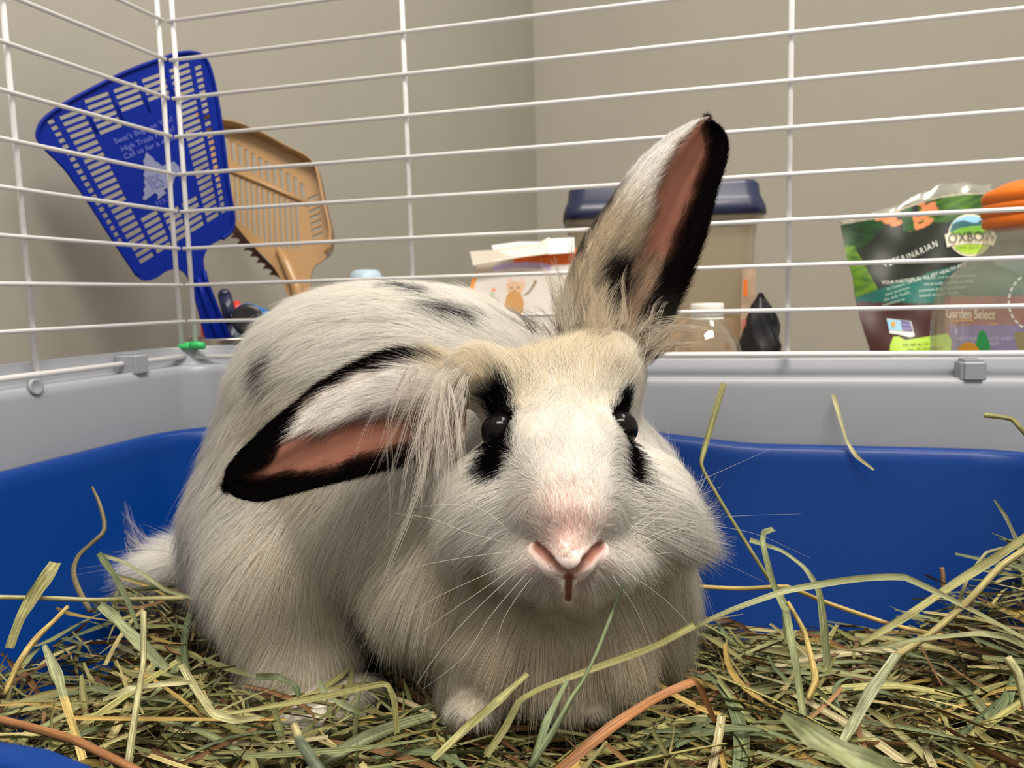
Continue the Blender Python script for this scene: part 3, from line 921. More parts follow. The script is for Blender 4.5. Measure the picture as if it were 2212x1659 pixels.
# --- big clear jar with an orange lid
DJ = .58
jc = at(2265, 700, DJ + .02)
jar = empty('clear_jar', (jc[0], jc[1], 0), 'big clear plastic jar with an orange screw lid at the edge of the picture', 'jar')
R0 = .079
zj = lambda y: at(2200, y, DJ - .05)[2]
jprof = [(R0 * .94, .001), (R0, .006), (R0, zj(690)), (R0 * .985, zj(655)), (R0 * .94, zj(620)), (R0 * .86, zj(590)), (R0 * .74, zj(562)), (R0 * .62, zj(538)), (R0 * .575, zj(515)), (R0 * .57, zj(480))]
lathe('jar_body', jprof, (jc[0], jc[1], 0), M['clear'], jar, 72)
lathe('lid', [(R0 * .56, zj(476)), (R0 * .585, zj(473)), (R0 * .59, zj(452)), (R0 * .575, zj(450)), (R0 * .60, zj(447)), (R0 * .605, zj(428)), (R0 * .60, zj(422)), (R0 * .575, zj(418)), (R0 * .60, zj(414)), (R0 * .60, zj(398)), (R0 * .575, zj(389)), (R0 * .40, zj(368)), (R0 * .15, zj(356)), (.0001, zj(354))], (jc[0], jc[1], 0), M['orange'], jar, 60)


def JS(x, y, lift=.0006):
    d = ray(x, y); o = CAM
    rad = R0 + lift
    a = d[0] ** 2 + d[1] ** 2; bq_ = 2 * ((o[0] - jc[0]) * d[0] + (o[1] - jc[1]) * d[1]); cq = (o[0] - jc[0]) ** 2 + (o[1] - jc[1]) ** 2 - rad ** 2
    t = (-bq_ - math.sqrt(max(bq_ * bq_ - 4 * a * cq, 0))) / (2 * a)
    return o + d * t


print_fan('printed_leaf', [(2106, 790), (2108, 745), (2112, 725), (2117, 715), (2124, 713), (2131, 722), (2138, 742), (2142, 790)], JS, M['ink_green'], jar)
print_fan('printed_orange', el(2092, 786, 31, 47), lambda x, y: JS(x, y, .001), M['ink_orange'], jar)
print_fan('printed_stone', [(2190, 718), (2225, 716), (2225, 780), (2205, 765), (2196, 745)], JS, mat('olive_ink', (.30, .27, .13), .5), jar)
for k in range(12):
    a = math.radians(112 + k * 14); x, y = 2236 + 57 * math.cos(a), 652 - 62 * math.sin(a)
    if x < 2214:
        q = [(x - 2.5 * math.cos(a) + s1 * 5 * math.sin(a), y + 2.5 * math.sin(a) + s1 * 5 * math.cos(a)) for s1 in (-1, 1)] + [(x + 2.0 * math.cos(a) + s1 * 5 * math.sin(a), y - 2.0 * math.sin(a) + s1 * 5 * math.cos(a)) for s1 in (1, -1)]
        print_poly('printed_dash', q, JS, M['ink_white'], jar)


# ------------------------------------------------------------------ the rabbit
RB = empty('rabbit', (-.12, .32, .03), 'white rabbit with black-edged ears and black eye patches, crouched facing forward in the hay', 'rabbit')
# every prim: pixel of its middle, distance, radii (px, px, metres), roll (deg), yaw of its depth axis (deg), blend
PR = [
    # head
    (1205, 872, .337, 158, 122, .034, 0, 0, .010),
    (1208, 985, .312, 148, 135, .030, 0, 0, .010),
    (1220, 1105, .290, 116, 112, .026, 0, 0, .014),
    (1228, 1190, .276, 60, 52, .0185, 0, 0, .006),
    (1158, 1200, .285, 74, 60, .0185, 18, 0, .006),
    (1300, 1200, .287, 74, 60, .0185, -18, 0, .006),
    (1228, 1268, .288, 58, 42, .0155, 0, 0, .007),
    (1228, 1238, .2815, 66, 48, .0165, 0, 0, .006),
    (1065, 1100, .311, 98, 122, .029, 12, 0, .014),
    (1385, 1095, .314, 90, 122, .028, -12, 0, .014),
    # ear roots
    (1030, 812, .325, 70, 58, .016, 20, 0, .014),
    (1298, 792, .338, 72, 54, .020, 0, 0, .022),
    # neck ruff, chest, dewlap
    (1235, 1075, .365, 232, 205, .042, 0, 0, .020),
    (1330, 1230, .350, 130, 150, .034, 0, 0, .018),
    (1200, 1340, .330, 185, 112, .034, 0, 0, .016),
    (1028, 1232, .362, 180, 152, .042, 0, 0, .020),
    # back and rump
    (940, 870, .420, 250, 240, .055, 0, 0, .030),
    (758, 892, .430, 246, 264, .056, 0, 0, .030),
    (630, 1120, .428, 190, 235, .055, 0, 0, .025),
    (860, 1095, .405, 230, 195, .052, 0, 0, .025),
    # near thigh, hind foot
    (628, 1268, .388, 128, 180, .036, 14, 0, .018),
    (655, 1410, .372, 104, 104, .028, 0, 0, .014),
    (700, 1512, .347, 84, 30, .032, 6, 0, .008),
    # forelegs and paws
    (1020, 1440, .335, 62, 84, .019, 0, 0, .010),
    (1030, 1515, .318, 52, 30, .018, 0, 0, .008),
    (1240, 1440, .330, 60, 76, .019, 0, 0, .010),
    (1262, 1500, .314, 48, 30, .017, 0, 0, .008),
    # tail
    (392, 1228, .455, 44, 34, .017, -10, 0, .012),
]


def sdf(P, prims=PR):
    d = None
    for (px, py, D, rx, ry, rz, ro, yw, k) in prims:
        c = at(px, py, D); s = D / FOC
        rr = math.radians(ro)
        a = CR * math.cos(rr) + CU * math.sin(rr); b = CU * math.cos(rr) - CR * math.sin(rr)
        q = P - c.astype(P.dtype)
        x = (q @ a.astype(P.dtype)) ; y = (q @ b.astype(P.dtype)); z = (q @ CF.astype(P.dtype))
        r0, r1, r2 = rx * s, ry * s, rz
        k0 = np.sqrt((x / r0) ** 2 + (y / r1) ** 2 + (z / r2) ** 2) + 1e-9
        k1 = np.sqrt((x / r0 ** 2) ** 2 + (y / r1 ** 2) ** 2 + (z / r2 ** 2) ** 2) + 1e-9
        e = k0 * (k0 - 1) / k1
        if d is None: d = e
        else:
            h = np.clip(.5 + .5 * (d - e) / k, 0, 1); d = d * (1 - h) + e * h - k * h * (1 - h)
    return d


EYE_L, EYE_R = (1057, 932), (1342, 926)


def capsule(P, a, b, r):
    a = a.astype(P.dtype); b = b.astype(P.dtype)
    ab = b - a; t = np.clip(((P - a) @ ab) / (ab @ ab + 1e-12), 0, 1)
    return np.linalg.norm(P - a - t[..., None] * ab, axis=-1) - r


def march(px, py, D0=.22, D1=.5, fn=None):
    fn = fn or sdf
    ts = np.linspace(D0, D1, 700); P = CAM + ray(px, py) * ts[:, None]
    v = fn(P); i = np.argmax(v < 0)
    return (P[i], ts[i]) if v[i] < 0 else (None, None)


def surface_nets(F, org, h):
    S_ = F < 0
    nx, ny, nz = F.shape
    acc = np.zeros((nx - 1, ny - 1, nz - 1, 3), np.float32); cnt = np.zeros((nx - 1, ny - 1, nz - 1), np.int16)
    sl = lambda o, n: slice(o, n - 1 + o)
    for ax in range(3):
        oth = [i for i in range(3) if i != ax]
        for o1 in (0, 1):
            for o2 in (0, 1):
                off = [0, 0, 0]; off[oth[0]] = o1; off[oth[1]] = o2
                A = F[sl(off[0], nx), sl(off[1], ny), sl(off[2], nz)]
                off2 = off.copy(); off2[ax] = 1
                B = F[sl(off2[0], nx), sl(off2[1], ny), sl(off2[2], nz)]
                cr = (A < 0) != (B < 0)
                t = np.where(cr, A / np.where(cr, A - B, 1), 0)
                for q in range(3):
                    acc[..., q] += np.where(cr, t if q == ax else off[q], 0)
                cnt += cr
    act = cnt > 0
    idx = -np.ones(act.shape, np.int64); n = act.sum(); idx[act] = np.arange(n)
    ijk = np.argwhere(act)
    V = (ijk + acc[act] / cnt[act][:, None]) * h + org
    quads = []
    for ax in range(3):
        A = np.take(S_, range(F.shape[ax] - 1), ax); B = np.take(S_, range(1, F.shape[ax]), ax)
        cr = A != B; loc = np.argwhere(cr)
        o = [i for i in range(3) if i != ax]
        ok = (loc[:, o[0]] > 0) & (loc[:, o[1]] > 0) & (loc[:, o[0]] < act.shape[o[0]]) & (loc[:, o[1]] < act.shape[o[1]]) & (loc[:, ax] < act.shape[ax])
        loc = loc[ok]; pos = A[tuple(loc.T)]
        e0 = np.zeros(3, int); e0[o[0]] = 1; e1 = np.zeros(3, int); e1[o[1]] = 1
        g = lambda d: idx[tuple((loc - d).T)]
        q = np.stack([g(e0 * 0), g(e0), g(e0 + e1), g(e1)], 1)
        flip = pos if ax != 1 else ~pos
        q[~flip] = q[~flip][:, ::-1]
        quads.append(q)
    Q = np.vstack(quads)
    return V, Q[(Q >= 0).all(1)]


def grid_eval(lo, hi, h, fn):
    n = np.ceil((hi - lo) / h).astype(int) + 1
    xs = [(lo[i] + h * np.arange(n[i])).astype(np.float32) for i in range(3)]
    F = np.empty(tuple(n), np.float32)
    for i in range(n[0]):
        P = np.empty((n[1], n[2], 3), np.float32)
        P[..., 0] = xs[0][i]; P[..., 1] = xs[1][:, None]; P[..., 2] = xs[2][None, :]
        F[i] = fn(P)
    return F


eyeL = at(1078, 932, .3070)
eyeR = at(1339, 926, .3112)
NOSE_L = [(1160, 1178), (1190, 1212), (1226, 1240)]; NOSE_R = [(1298, 1176), (1268, 1210), (1232, 1240)]
PHIL = [(1229, 1242), (1229, 1256), (1228, 1270), (1228, 1284), (1227, 1298)]


def on_face(px, py, fn=None): return march(px, py, fn=fn)[0]


NOSE_W = [[on_face(*q) for q in ln] for ln in (NOSE_L, NOSE_R, PHIL)]


def body_fn(P):
    d = sdf(P)
    for e in (eyeL, eyeR):
        d = np.maximum(d, -(np.linalg.norm(P - e.astype(P.dtype), axis=-1) - .0072))
    for line in NOSE_W:      # room for the finer nose piece
        for i in range(len(line) - 1): d = np.maximum(d, -(capsule(P, line[i], line[i + 1], 0.0) - (.0022 if line is NOSE_W[2] else .0042)))
    return d


lo = np.array([-.325, .225, .018]); hi = np.array([.04, .50, .245])
hgrid = .0024
BV, BQ = surface_nets(grid_eval(lo, hi, hgrid, body_fn), lo, hgrid)
# relax
for _ in range(3):
    s = np.zeros_like(BV); c = np.zeros(len(BV))
    for a, b in ((0, 1), (1, 2), (2, 3), (3, 0)):
        np.add.at(s, BQ[:, a], BV[BQ[:, b]]); np.add.at(c, BQ[:, a], 1)
        np.add.at(s, BQ[:, b], BV[BQ[:, a]]); np.add.at(c, BQ[:, b], 1)
    BV = BV * .5 + .5 * s / np.maximum(c, 1)[:, None]
eps = 1e-3


def sdf_normal(P):
    g = np.stack([sdf(P + np.array(e) * eps) - sdf(P - np.array(e) * eps) for e in ((1, 0, 0), (0, 1, 0), (0, 0, 1))], -1)
    return g / (np.linalg.norm(g, axis=-1)[..., None] + 1e-12)


# ---- coat pattern: markings and painted warm shade are capsules in the fur, white elsewhere
WHITE = np.array([.95, .925, .88]); CREAM = np.array([.84, .75, .58]); BLACK = np.array([.006, .0045, .0045]); DUSK = np.array([.34, .29, .25])


def hit(px, py): return on_face(px, py)


MARK_SHADE = []      # (A, B, r, colour, softness)
for a, b, r, col, so in [
    ((1076, 866), (1074, 905), .0070, BLACK, .0018), ((1078, 936), (1070, 998), .0066, BLACK, .0018),
    ((1352, 866), (1350, 900), .0046, BLACK, .0012), ((1356, 950), (1363, 1015), .0042, BLACK, .0015),
    ((888, 622), (930, 636), .0022, BLACK, .003), ((962, 676), (1035, 700), .0025, BLACK, .0035), ((600, 768), (604, 795), .0025, BLACK, .004),
    ((1130, 775), (1300, 765), .014, CREAM, .012), ((1020, 790), (1060, 830), .013, CREAM, .010),
    ((600, 890), (680, 1000), .012, np.array([.86, .79, .65]), .02), ((840, 1180), (930, 1330), .02, np.array([.87, .81, .68]), .025),  # belly tint: warm shade painted into the fur colour
    ((590, 1330), (660, 1420), .015, np.array([.87, .81, .68]), .02), ((1460, 940), (1480, 1050), .012, np.array([.80, .73, .56]), .012),  # low haunch tint: the same shade put into the coat
    ((1090, 1370), (1370, 1370), .024, np.array([.86, .77, .60]), .02), ((1000, 1200), (960, 1330), .016, np.array([.86, .78, .62]), .02), ((620, 1250), (700, 1330), .018, np.array([.86, .79, .64]), .02),  # chest, neck, thigh: warm shade and bounce light painted as cream tint
    ((1226, 1140), (1228, 1218), .0062, np.array([.74, .53, .47]), .009),
]:
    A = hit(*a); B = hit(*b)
    if A is not None and B is not None: MARK_SHADE.append((A, B, r, col, so))
MARK_SHADE += [m_ for m_ in MARK_SHADE if m_[3] is BLACK]
MARK_SHADE += [(eyeL, eyeL, .0106, BLACK, .0015), (eyeR, eyeR, .0098, BLACK, .0012)]


def pnoise(P, f, seed=0.0):
    x, y, z = (P * f).T
    return (np.sin(x * 1.0 + 1.7 * np.sin(y * 1.3 + seed) + seed) + np.sin(y * 1.1 + 1.5 * np.sin(z * 1.2 + 2 * seed)) + np.sin(z * .9 + 1.6 * np.sin(x * 1.4 - seed))) / 3


def coat(P, jit=None):
    P = np.asarray(P, float)
    C = np.repeat(WHITE[None], len(P), 0)
    w = (.5 + .5 * pnoise(P, 60, 1.3)) * .25
    C = C * (1 - w[:, None]) + np.array([.90, .85, .75]) * w[:, None]
    for A, B, r, col, so in MARK_SHADE:
        d = capsule(P, A, B, r)
        if jit is not None: d = d + jit * so * .9
        m = 1 - sstep(-.5 * so, so, d)
        C = C * (1 - m[:, None]) + col * m[:, None]
    return C


# ---- ears: outlines (root to tip), dish depth, built as thin shells that join the body mesh
def resample(P, n):
    P = np.array(P, float); s = np.r_[0, np.cumsum(np.linalg.norm(np.diff(P, axis=0), axis=1))]
    Q = np.stack([np.interp(np.linspace(0, s[-1], n * 6), s, P[:, i]) for i in range(2)], 1)
    k = 9; Qp = np.pad(Q, ((k, k), (0, 0)), 'edge')
    Qs = np.stack([np.convolve(Qp[:, i], np.ones(2 * k + 1) / (2 * k + 1), 'valid') for i in range(2)], 1)
    Qs[0] = Q[0]; Qs[-1] = Q[-1]
    return Qs[np.linspace(0, len(Qs) - 1, n).astype(int)]


EAR_R = dict(A=[(1225, 760), (1212, 690), (1222, 630), (1242, 572), (1262, 520), (1300, 462), (1344, 398), (1384, 348), (1440, 298), (1490, 270), (1518, 262)],
             B=[(1385, 800), (1412, 740), (1440, 690), (1466, 640), (1490, 590), (1522, 505), (1547, 410), (1567, 350), (1572, 315), (1562, 283), (1534, 262)],
             D0=.330, D1=.352, dish=.014, lean=.002)
EAR_L = dict(A=[(1012, 795), (955, 772), (880, 763), (822, 770), (758, 794), (694, 832), (648, 868), (592, 912), (526, 974), (499, 1006), (493, 1030), (495, 1046)],
             B=[(1004, 950), (985, 962), (950, 972), (900, 986), (850, 1003), (790, 1021), (700, 1044), (630, 1064), (565, 1080), (524, 1074), (504, 1062), (497, 1052)],
             D0=.318, D1=.292, dish=.012, lean=.0)


def ear_eval(E, n=60, m=25):
    A = resample(E['A'], n); B = resample(E['B'], n)
    P = np.zeros((n, m, 3)); ST = np.zeros((n, m, 2))
    for i in range(n):
        s = i / (n - 1); D = E['D0'] + (E['D1'] - E['D0']) * s
        for j in range(m):
            t = -1 + 2 * j / (m - 1)
            q = A[i] * (.5 - t / 2) + B[i] * (.5 + t / 2)
            dish = E['dish'] * (1 - s ** 3 * .85) * (1 - abs(t) ** 2.2) + E['lean'] * t
            if E is EAR_L: dish = (1 - .6 * s ** 2) * float(np.interp(t, [-1, -.85, -.5, -.15, .1, .35, .65, 1], [.0150, .0125, .0070, .0035, .0050, .0050, .0025, -.0015]))
            if E is EAR_R: dish = (1 - .75 * s ** 2.5) * float(np.interp(t, [-1, -.85, -.6, -.35, -.1, .25, .6, .85, 1], [.013, .0085, .0035, .003, .0075, .012, .009, .003, .0015])) + .002 * t
            P[i, j] = at(q[0], q[1], D + dish); ST[i, j] = (s, t)
    return P, ST


PINK = np.array([.21, .088, .060])


def ear_coat(E, s, t, front, P):
    """inherent ear colours over root-to-tip s and edge-to-edge t"""
    n = len(s); nz = pnoise(P, 350, .7) * .09
    tt = t + nz
    C = np.repeat(BLACK[None], n, 0)

    def put(m, col): 
        C[:] = C * (1 - m[:, None]) + np.array(col) * m[:, None]
    if E is EAR_R:
        if front:
            edge = np.interp(s, [0, .15, .3, .5, .75, .88, 1], [.62, .52, .52, .60, .62, .32, -.4])
            m = (1 - sstep(edge - .34, edge + .06, tt)); put(m, PINK)
            put((1 - sstep(.30, .46, s)) * sstep(-.1, .1, tt) * (1 - sstep(.35, .62, tt)), [.50, .36, .25])
            lb = np.interp(s, [0, .2, .4, .55, .7, .85, .95, 1], [.1, -.02, -.10, -.18, -.45, -.58, -.68, -.9])
            m = (1 - sstep(lb - .14, lb + .14, tt)); put(m, [.68, .57, .41])
            put(m * sstep(.45, .68, s), [.92, .89, .85])
            put((1 - sstep(.0, .16, s + nz * .5)), [.66, .57, .44])
            bl = np.exp(-((s - .27 + .10 * (tt + .2)) / .088) ** 2 - ((tt + .22) / .30) ** 2); put(np.clip(bl * 2.1, 0, 1), [.025, .018, .014])
            bl = sstep(.02, .10, s) * (1 - sstep(.16, .3, s)) * sstep(.5, .8, tt); put(bl * .75, [.05, .04, .035])
            put((1 - sstep(-.97, -.86, tt)) * sstep(.18, .3, s) * (1 - sstep(.55, .68, s)), BLACK)
            put(np.exp(-((s - .5) / .2) ** 2) * (1 - sstep(-.5, -.3, tt)) * .35, [.30, .25, .2])
        else:
            put(sstep(.45, .65, s) * (1 - sstep(-.75, -.5, tt)), [.78, .74, .69])
            put(1 - sstep(.05, .22, s), [.45, .40, .34])
    else:
        if front:
            e2 = np.interp(s, [0, .2, .4, .55, .68, .8, .9, 1], [.95, .85, .76, .78, .64, .40, -.1, -1])
            put((1 - sstep(e2 - .25, e2 + .04, tt)), PINK * 1.02)
            e1 = np.interp(s, [0, .3, .5, .60, .66, .72, .80, 1], [-.82, -.82, -.86, -.82, -.60, -.27, -.12, 0])
            put((1 - sstep(e1 - .05, e1 + .12, tt)), BLACK)
            wlo = np.interp(s, [0, .2, .5, .66], [.18, .05, -.12, -.3])
            m = sstep(e1 - .02, e1 + .10, tt) * (1 - sstep(wlo - .12, wlo + .12, tt)) * (1 - sstep(.64, .72, s)); put(m, [.90, .85, .80])
            put((1 - sstep(.05, .22, s)) * sstep(-.6, .2, tt) * .8, [.52, .40, .32])
            put((1 - sstep(.06, .16, s)) * (1 - sstep(-.7, -.4, tt)), [.80, .70, .55])
        else:
            put((1 - sstep(.08, .2, s)), [.78, .70, .56])
    return C


EARS = []
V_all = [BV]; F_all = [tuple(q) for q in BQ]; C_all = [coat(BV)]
off = len(BV)
for E in (EAR_R, EAR_L):
    P, ST = ear_eval(E); n, m = P.shape[:2]
    du = np.gradient(P, axis=0); dv = np.gradient(P, axis=1)
    N = np.cross(du, dv); N /= np.linalg.norm(N, axis=2)[..., None] + 1e-12
    if (N[n // 2, m // 2] @ (CAM - P[n // 2, m // 2])) < 0: N = -N
    th_ = .0013
    Pf = P + N * th_ * .5; Pb = P - N * th_
    EARS.append((E, P, ST, N, du))
    V_all += [Pf.reshape(-1, 3), Pb.reshape(-1, 3)]
    s, t = ST[..., 0].ravel(), ST[..., 1].ravel()
    C_all += [ear_coat(E, s, t, True, P.reshape(-1, 3)), ear_coat(E, s, t, False, P.reshape(-1, 3))]
    g = lambda i, j, side: off + side * n * m + i * m + j
    test = np.cross(P[1, 0] - P[0, 0], P[0, 1] - P[0, 0]) @ N[0, 0] > 0
    for i in range(n - 1):
        for j in range(m - 1):
            q = (g(i, j, 0), g(i + 1, j, 0), g(i + 1, j + 1, 0), g(i, j + 1, 0)); F_all.append(q if test else q[::-1])
            q = (g(i, j, 1), g(i, j + 1, 1), g(i + 1, j + 1, 1), g(i + 1, j, 1)); F_all.append(q if test else q[::-1])
    rimv = [(i, 0) for i in range(n)] + [(n - 1, j) for j in range(1, m)] + [(i, m - 1) for i in range(n - 2, -1, -1)] + [(0, j) for j in range(m - 2, 0, -1)]
    for k in range(len(rimv)):
        a = rimv[k]; b = rimv[(k + 1) % len(rimv)]
        q = (g(*a, 0), g(*b, 0), g(*b, 1), g(*a, 1)); F_all.append(q[::-1] if test else q)
    off += 2 * n * m
skin = mat_attr('rabbit_skin', .8, .03)
body = mesh('body', np.vstack(V_all), F_all, skin, RB, True, np.vstack(C_all))


# ---- nose: fine relief over the snout with the two nostril slits and the lip cleft
def nose_fn(P):
    d = sdf(P) + .0002
    cut = np.full(P.shape[:-1], 9.0, P.dtype)
    for line, r in ((NOSE_L, (.0010, .0018, .0016)), (NOSE_R, (.0010, .0018, .0016)), (PHIL, (.0009, .0007, .0007, .0007, .0009))):
        pts = [on_face(*q) for q in line]
        for i in range(len(pts) - 1):
            cut = np.minimum(cut, capsule(P, pts[i], pts[i + 1], (r[i] + r[i + 1]) / 2))
    for line in (NOSE_L, NOSE_R):      # soft swollen lip under each slit
        pts = [on_face(q[0], q[1] + 16) for q in line]
        for i in range(2):
            e = capsule(P, pts[i] + CF * .0026, pts[i + 1] + CF * .0026, .0015); k = .003
            h = np.clip(.5 + .5 * (d - e) / k, 0, 1); d = d * (1 - h) + e * h - k * h * (1 - h)
    k = .0014; h = np.clip(.5 - .5 * (d + cut) / k, 0, 1)
    return d * (1 - h) + (-cut) * h + k * h * (1 - h)


_cache = {}
_of = on_face
def on_face(px, py, fn=None):
    if fn is None:
        if (px, py) not in _cache: _cache[(px, py)] = _of(px, py)
        return _cache[(px, py)]
    return _of(px, py, fn)


nc = on_face(1228, 1230)
lo_ = nc + np.array([-.019, -.006, -.019]); hi_ = nc + np.array([.019, .016, .015])
NV, NQ = surface_nets(grid_eval(lo_, hi_, .0005, nose_fn), lo_.astype(np.float32), .0005)
cen = NV[NQ].mean(1)
slit = np.full(len(NV), 9.0)
for line in (NOSE_L, NOSE_R, PHIL):
    pts = [on_face(*q) for q in line]
    for i in range(len(pts) - 1): slit = np.minimum(slit, capsule(NV, pts[i], pts[i + 1], .0))
keepv = (slit < .0080)
keep = keepv[NQ].all(1)
used = np.unique(NQ[keep]); remap = -np.ones(len(NV), int); remap[used] = np.arange(len(used))
wv = sstep(.0014, .0032, slit[used])[:, None]; wr = sstep(.0010, .0022, slit[used])[:, None]
nosecol = np.array([.22, .065, .045]) * (1 - wr) + np.array([.40, .21, .16]) * wr
nosecol = nosecol * (1 - wv) + np.array([.84, .70, .64]) * wv
lipd = np.min([capsule(NV[used], on_face(*PHIL[i]), on_face(*PHIL[i + 1]), 0.0) for i in range(4)], 0); wl = sstep(.0009, .0019, lipd)[:, None] * (NV[used][:, 2] < on_face(1229, 1252)[2])[:, None]
nosecol = nosecol * (1 - wl) + np.array([.86, .78, .70]) * wl
mesh('nose', NV[used], remap[NQ[keep]], mat_attr('nose_skin', .55, .3), RB, True, nosecol)['label'] = 'pink nose with brownish nostril slits'

# ---- eyes
for e, look in ((eyeL, (1045, 925)), (eyeR, (1380, 925))):
    bm = bmesh.new(); bmesh.ops.create_uvsphere(bm, u_segments=32, v_segments=20, radius=.0072)
    bmesh.ops.translate(bm, vec=Vector(e), verts=bm.verts)
    o = from_bm('eye', bm, M['eye'], RB, True); o['label'] = 'dark glossy eye'


# ---- fur: strands grown from the body, combed by a handful of guide points
def fur_material(name, rough=.5):
    m, nt, p = new_mat(name)
    out = nt.nodes['Material Output']; nt.nodes.remove(p)
    a = nt.nodes.new('ShaderNodeAttribute'); a.attribute_name = 'coat'
    nn_ = nt.nodes.new('ShaderNodeAttribute'); nn_.attribute_name = 'lie'
    geo = nt.nodes.new('ShaderNodeNewGeometry')
    mixn = nt.nodes.new('ShaderNodeVectorMath'); mixn.operation = 'SCALE'; mixn.inputs[3].default_value = .22
    nt.links.new(geo.outputs['Normal'], mixn.inputs[0])
    add = nt.nodes.new('ShaderNodeVectorMath'); add.operation = 'ADD'
    nt.links.new(nn_.outputs['Vector'], add.inputs[0]); nt.links.new(mixn.outputs[0], add.inputs[1])
    nor = nt.nodes.new('ShaderNodeVectorMath'); nor.operation = 'NORMALIZE'; nt.links.new(add.outputs[0], nor.inputs[0])
    d = nt.nodes.new('ShaderNodeBsdfDiffuse'); nt.links.new(a.outputs['Color'], d.inputs['Color']); nt.links.new(nor.outputs[0], d.inputs['Normal'])
    t = nt.nodes.new('ShaderNodeBsdfTranslucent'); nt.links.new(a.outputs['Color'], t.inputs['Color']); nt.links.new(nor.outputs[0], t.inputs['Normal'])
    mx = nt.nodes.new('ShaderNodeMixShader'); mx.inputs[0].default_value = .42
    nt.links.new(d.outputs[0], mx.inputs[1]); nt.links.new(t.outputs[0], mx.inputs[2])
    g = nt.nodes.new('ShaderNodeBsdfHair'); g.component = 'Reflection'
    nt.links.new(a.outputs['Color'], g.inputs['Color']); g.inputs['RoughnessU'].default_value = .25; g.inputs['RoughnessV'].default_value = .6
    m2 = nt.nodes.new('ShaderNodeMixShader'); m2.inputs[0].default_value = .07
    nt.links.new(mx.outputs[0], m2.inputs[1]); nt.links.new(g.outputs[0], m2.inputs[2])
    nt.links.new(m2.outputs[0], out.inputs[0])
    return m


FUR = fur_material('rabbit_fur')


def strands(name, pts, rad0, rad1, color, lie, parent, m=FUR, kind='stuff'):
    """pts: (n, k, 3)"""
    n, k = pts.shape[:2]
    hc = bpy.data.hair_curves.new(name); hc.add_curves([k] * n)
    o = bpy.data.objects.new(name, hc); COL.objects.link(o)
    adopt(o, parent)
    loc = np.array(o.location)
    hc.position_data.foreach_set('vector', (pts - loc * 0).astype(np.float32).ravel())
    r = (np.asarray(rad0)[:, None] if np.ndim(rad0) else rad0) * np.linspace(1, 0, k)[None] ** .8 + rad1
    r = np.broadcast_to(r, (n, k)).astype(np.float32)
    ra = hc.attributes.get('radius') or hc.attributes.new('radius', 'FLOAT', 'POINT')
    ra.data.foreach_set('value', r.ravel())
    ca = hc.attributes.new('coat', 'FLOAT_COLOR', 'CURVE'); cc = np.ones((n, 4), np.float32); cc[:, :3] = color
    ca.data.foreach_set('color', cc.ravel())
    la = hc.attributes.new('lie', 'FLOAT_VECTOR', 'CURVE'); la.data.foreach_set('vector', lie.astype(np.float32).ravel())
    hc.materials.append(m)
    if kind: o['kind'] = kind
    return o


GUIDE = [  # px, py, comb dx, dy (down +), length mm, lift
    (1228, 1190, 0, -1, 1.0, .2), (1228, 1120, 0, -1, 2.2, .25), (1215, 1000, 0, -1, 4, .25), (1210, 870, 0, -1, 6, .25), (1200, 780, 0, -1, 9, .35), (1110, 800, -.5, -1, 9, .35), (1300, 790, .4, -1, 9, .35),
    (1120, 930, -.3, -1, 4, .25), (1295, 930, .3, -1, 4, .25), (1060, 870, -.5, -.9, 4, .2), (1060, 960, -.6, -.4, 3.5, .2), (1060, 1020, -.8, .4, 4, .3), (1350, 880, .5, -.8, 3, .2), (1352, 980, .7, .3, 4, .3),
    (1010, 1000, -1, .2, 9, .35), (1100, 1100, -.9, .25, 8, .3), (1000, 1130, -.9, .5, 14, .35), (1390, 1080, .9, .05, 9, .3), (1440, 1150, .9, .3, 18, .5), (1430, 930, .8, -.2, 13, .4), (1480, 1060, 1, .15, 20, .55),
    (1490, 1200, .9, .4, 28, .55), (1440, 1330, .55, .8, 22, .45), (1140, 1200, -.9, .4, 5, .3), (1320, 1200, .9, .4, 5, .3), (1160, 1262, -.5, .9, 7, .3), (1296, 1262, .5, .9, 7, .3), (1228, 1320, 0, 1, 9, .3),
    (1150, 1390, -.15, 1, 17, .35), (1230, 1410, 0, 1, 17, .35), (1330, 1390, .25, 1, 17, .35), (1090, 1310, -.4, .9, 15, .35), (1400, 1390, .4, .9, 18, .4),
    (900, 1080, -.4, .9, 16, .3), (960, 1230, -.25, 1, 18, .3), (860, 1230, -.3, 1, 20, .3), (940, 1370, -.05, 1, 17, .3), (800, 1330, -.1, 1, 16, .3),
    (1000, 690, -.8, -.35, 12, .25), (900, 650, -.9, -.35, 12, .25), (780, 650, -.95, -.15, 12, .25), (650, 720, -.9, .2, 13, .3), (560, 830, -.7, .6, 14, .3), (500, 930, -.5, .85, 14, .3), (760, 800, -.9, .15, 14, .25),
    (700, 950, -.7, .6, 15, .25), (850, 760, -.9, -.1, 13, .25), (600, 1050, -.5, .85, 16, .3), (440, 1080, -.4, .9, 17, .35), (430, 1200, -.6, .7, 20, .4), (470, 1330, -.6, .8, 18, .4), (560, 1180, -.45, .9, 18, .3),
    (600, 1340, -.3, .95, 17, .3), (520, 1400, -.6, .8, 17, .4), (700, 1300, -.1, 1, 16, .3), (640, 1440, -.15, 1, 13, .3), (730, 1400, .25, 1, 12, .3), (780, 1120, -.4, .9, 18, .3),
    (720, 1515, .5, .3, 4, .2), (1010, 1440, 0, 1, 9, .25), (1030, 1515, 0, .7, 4, .25), (1250, 1450, .05, 1, 8, .25), (1265, 1500, 0, .7, 4, .25), (350, 1225, -.9, .25, 24, .6), (385, 1200, -.8, .5, 20, .5),
]
gp = []; gd = []; gl = []
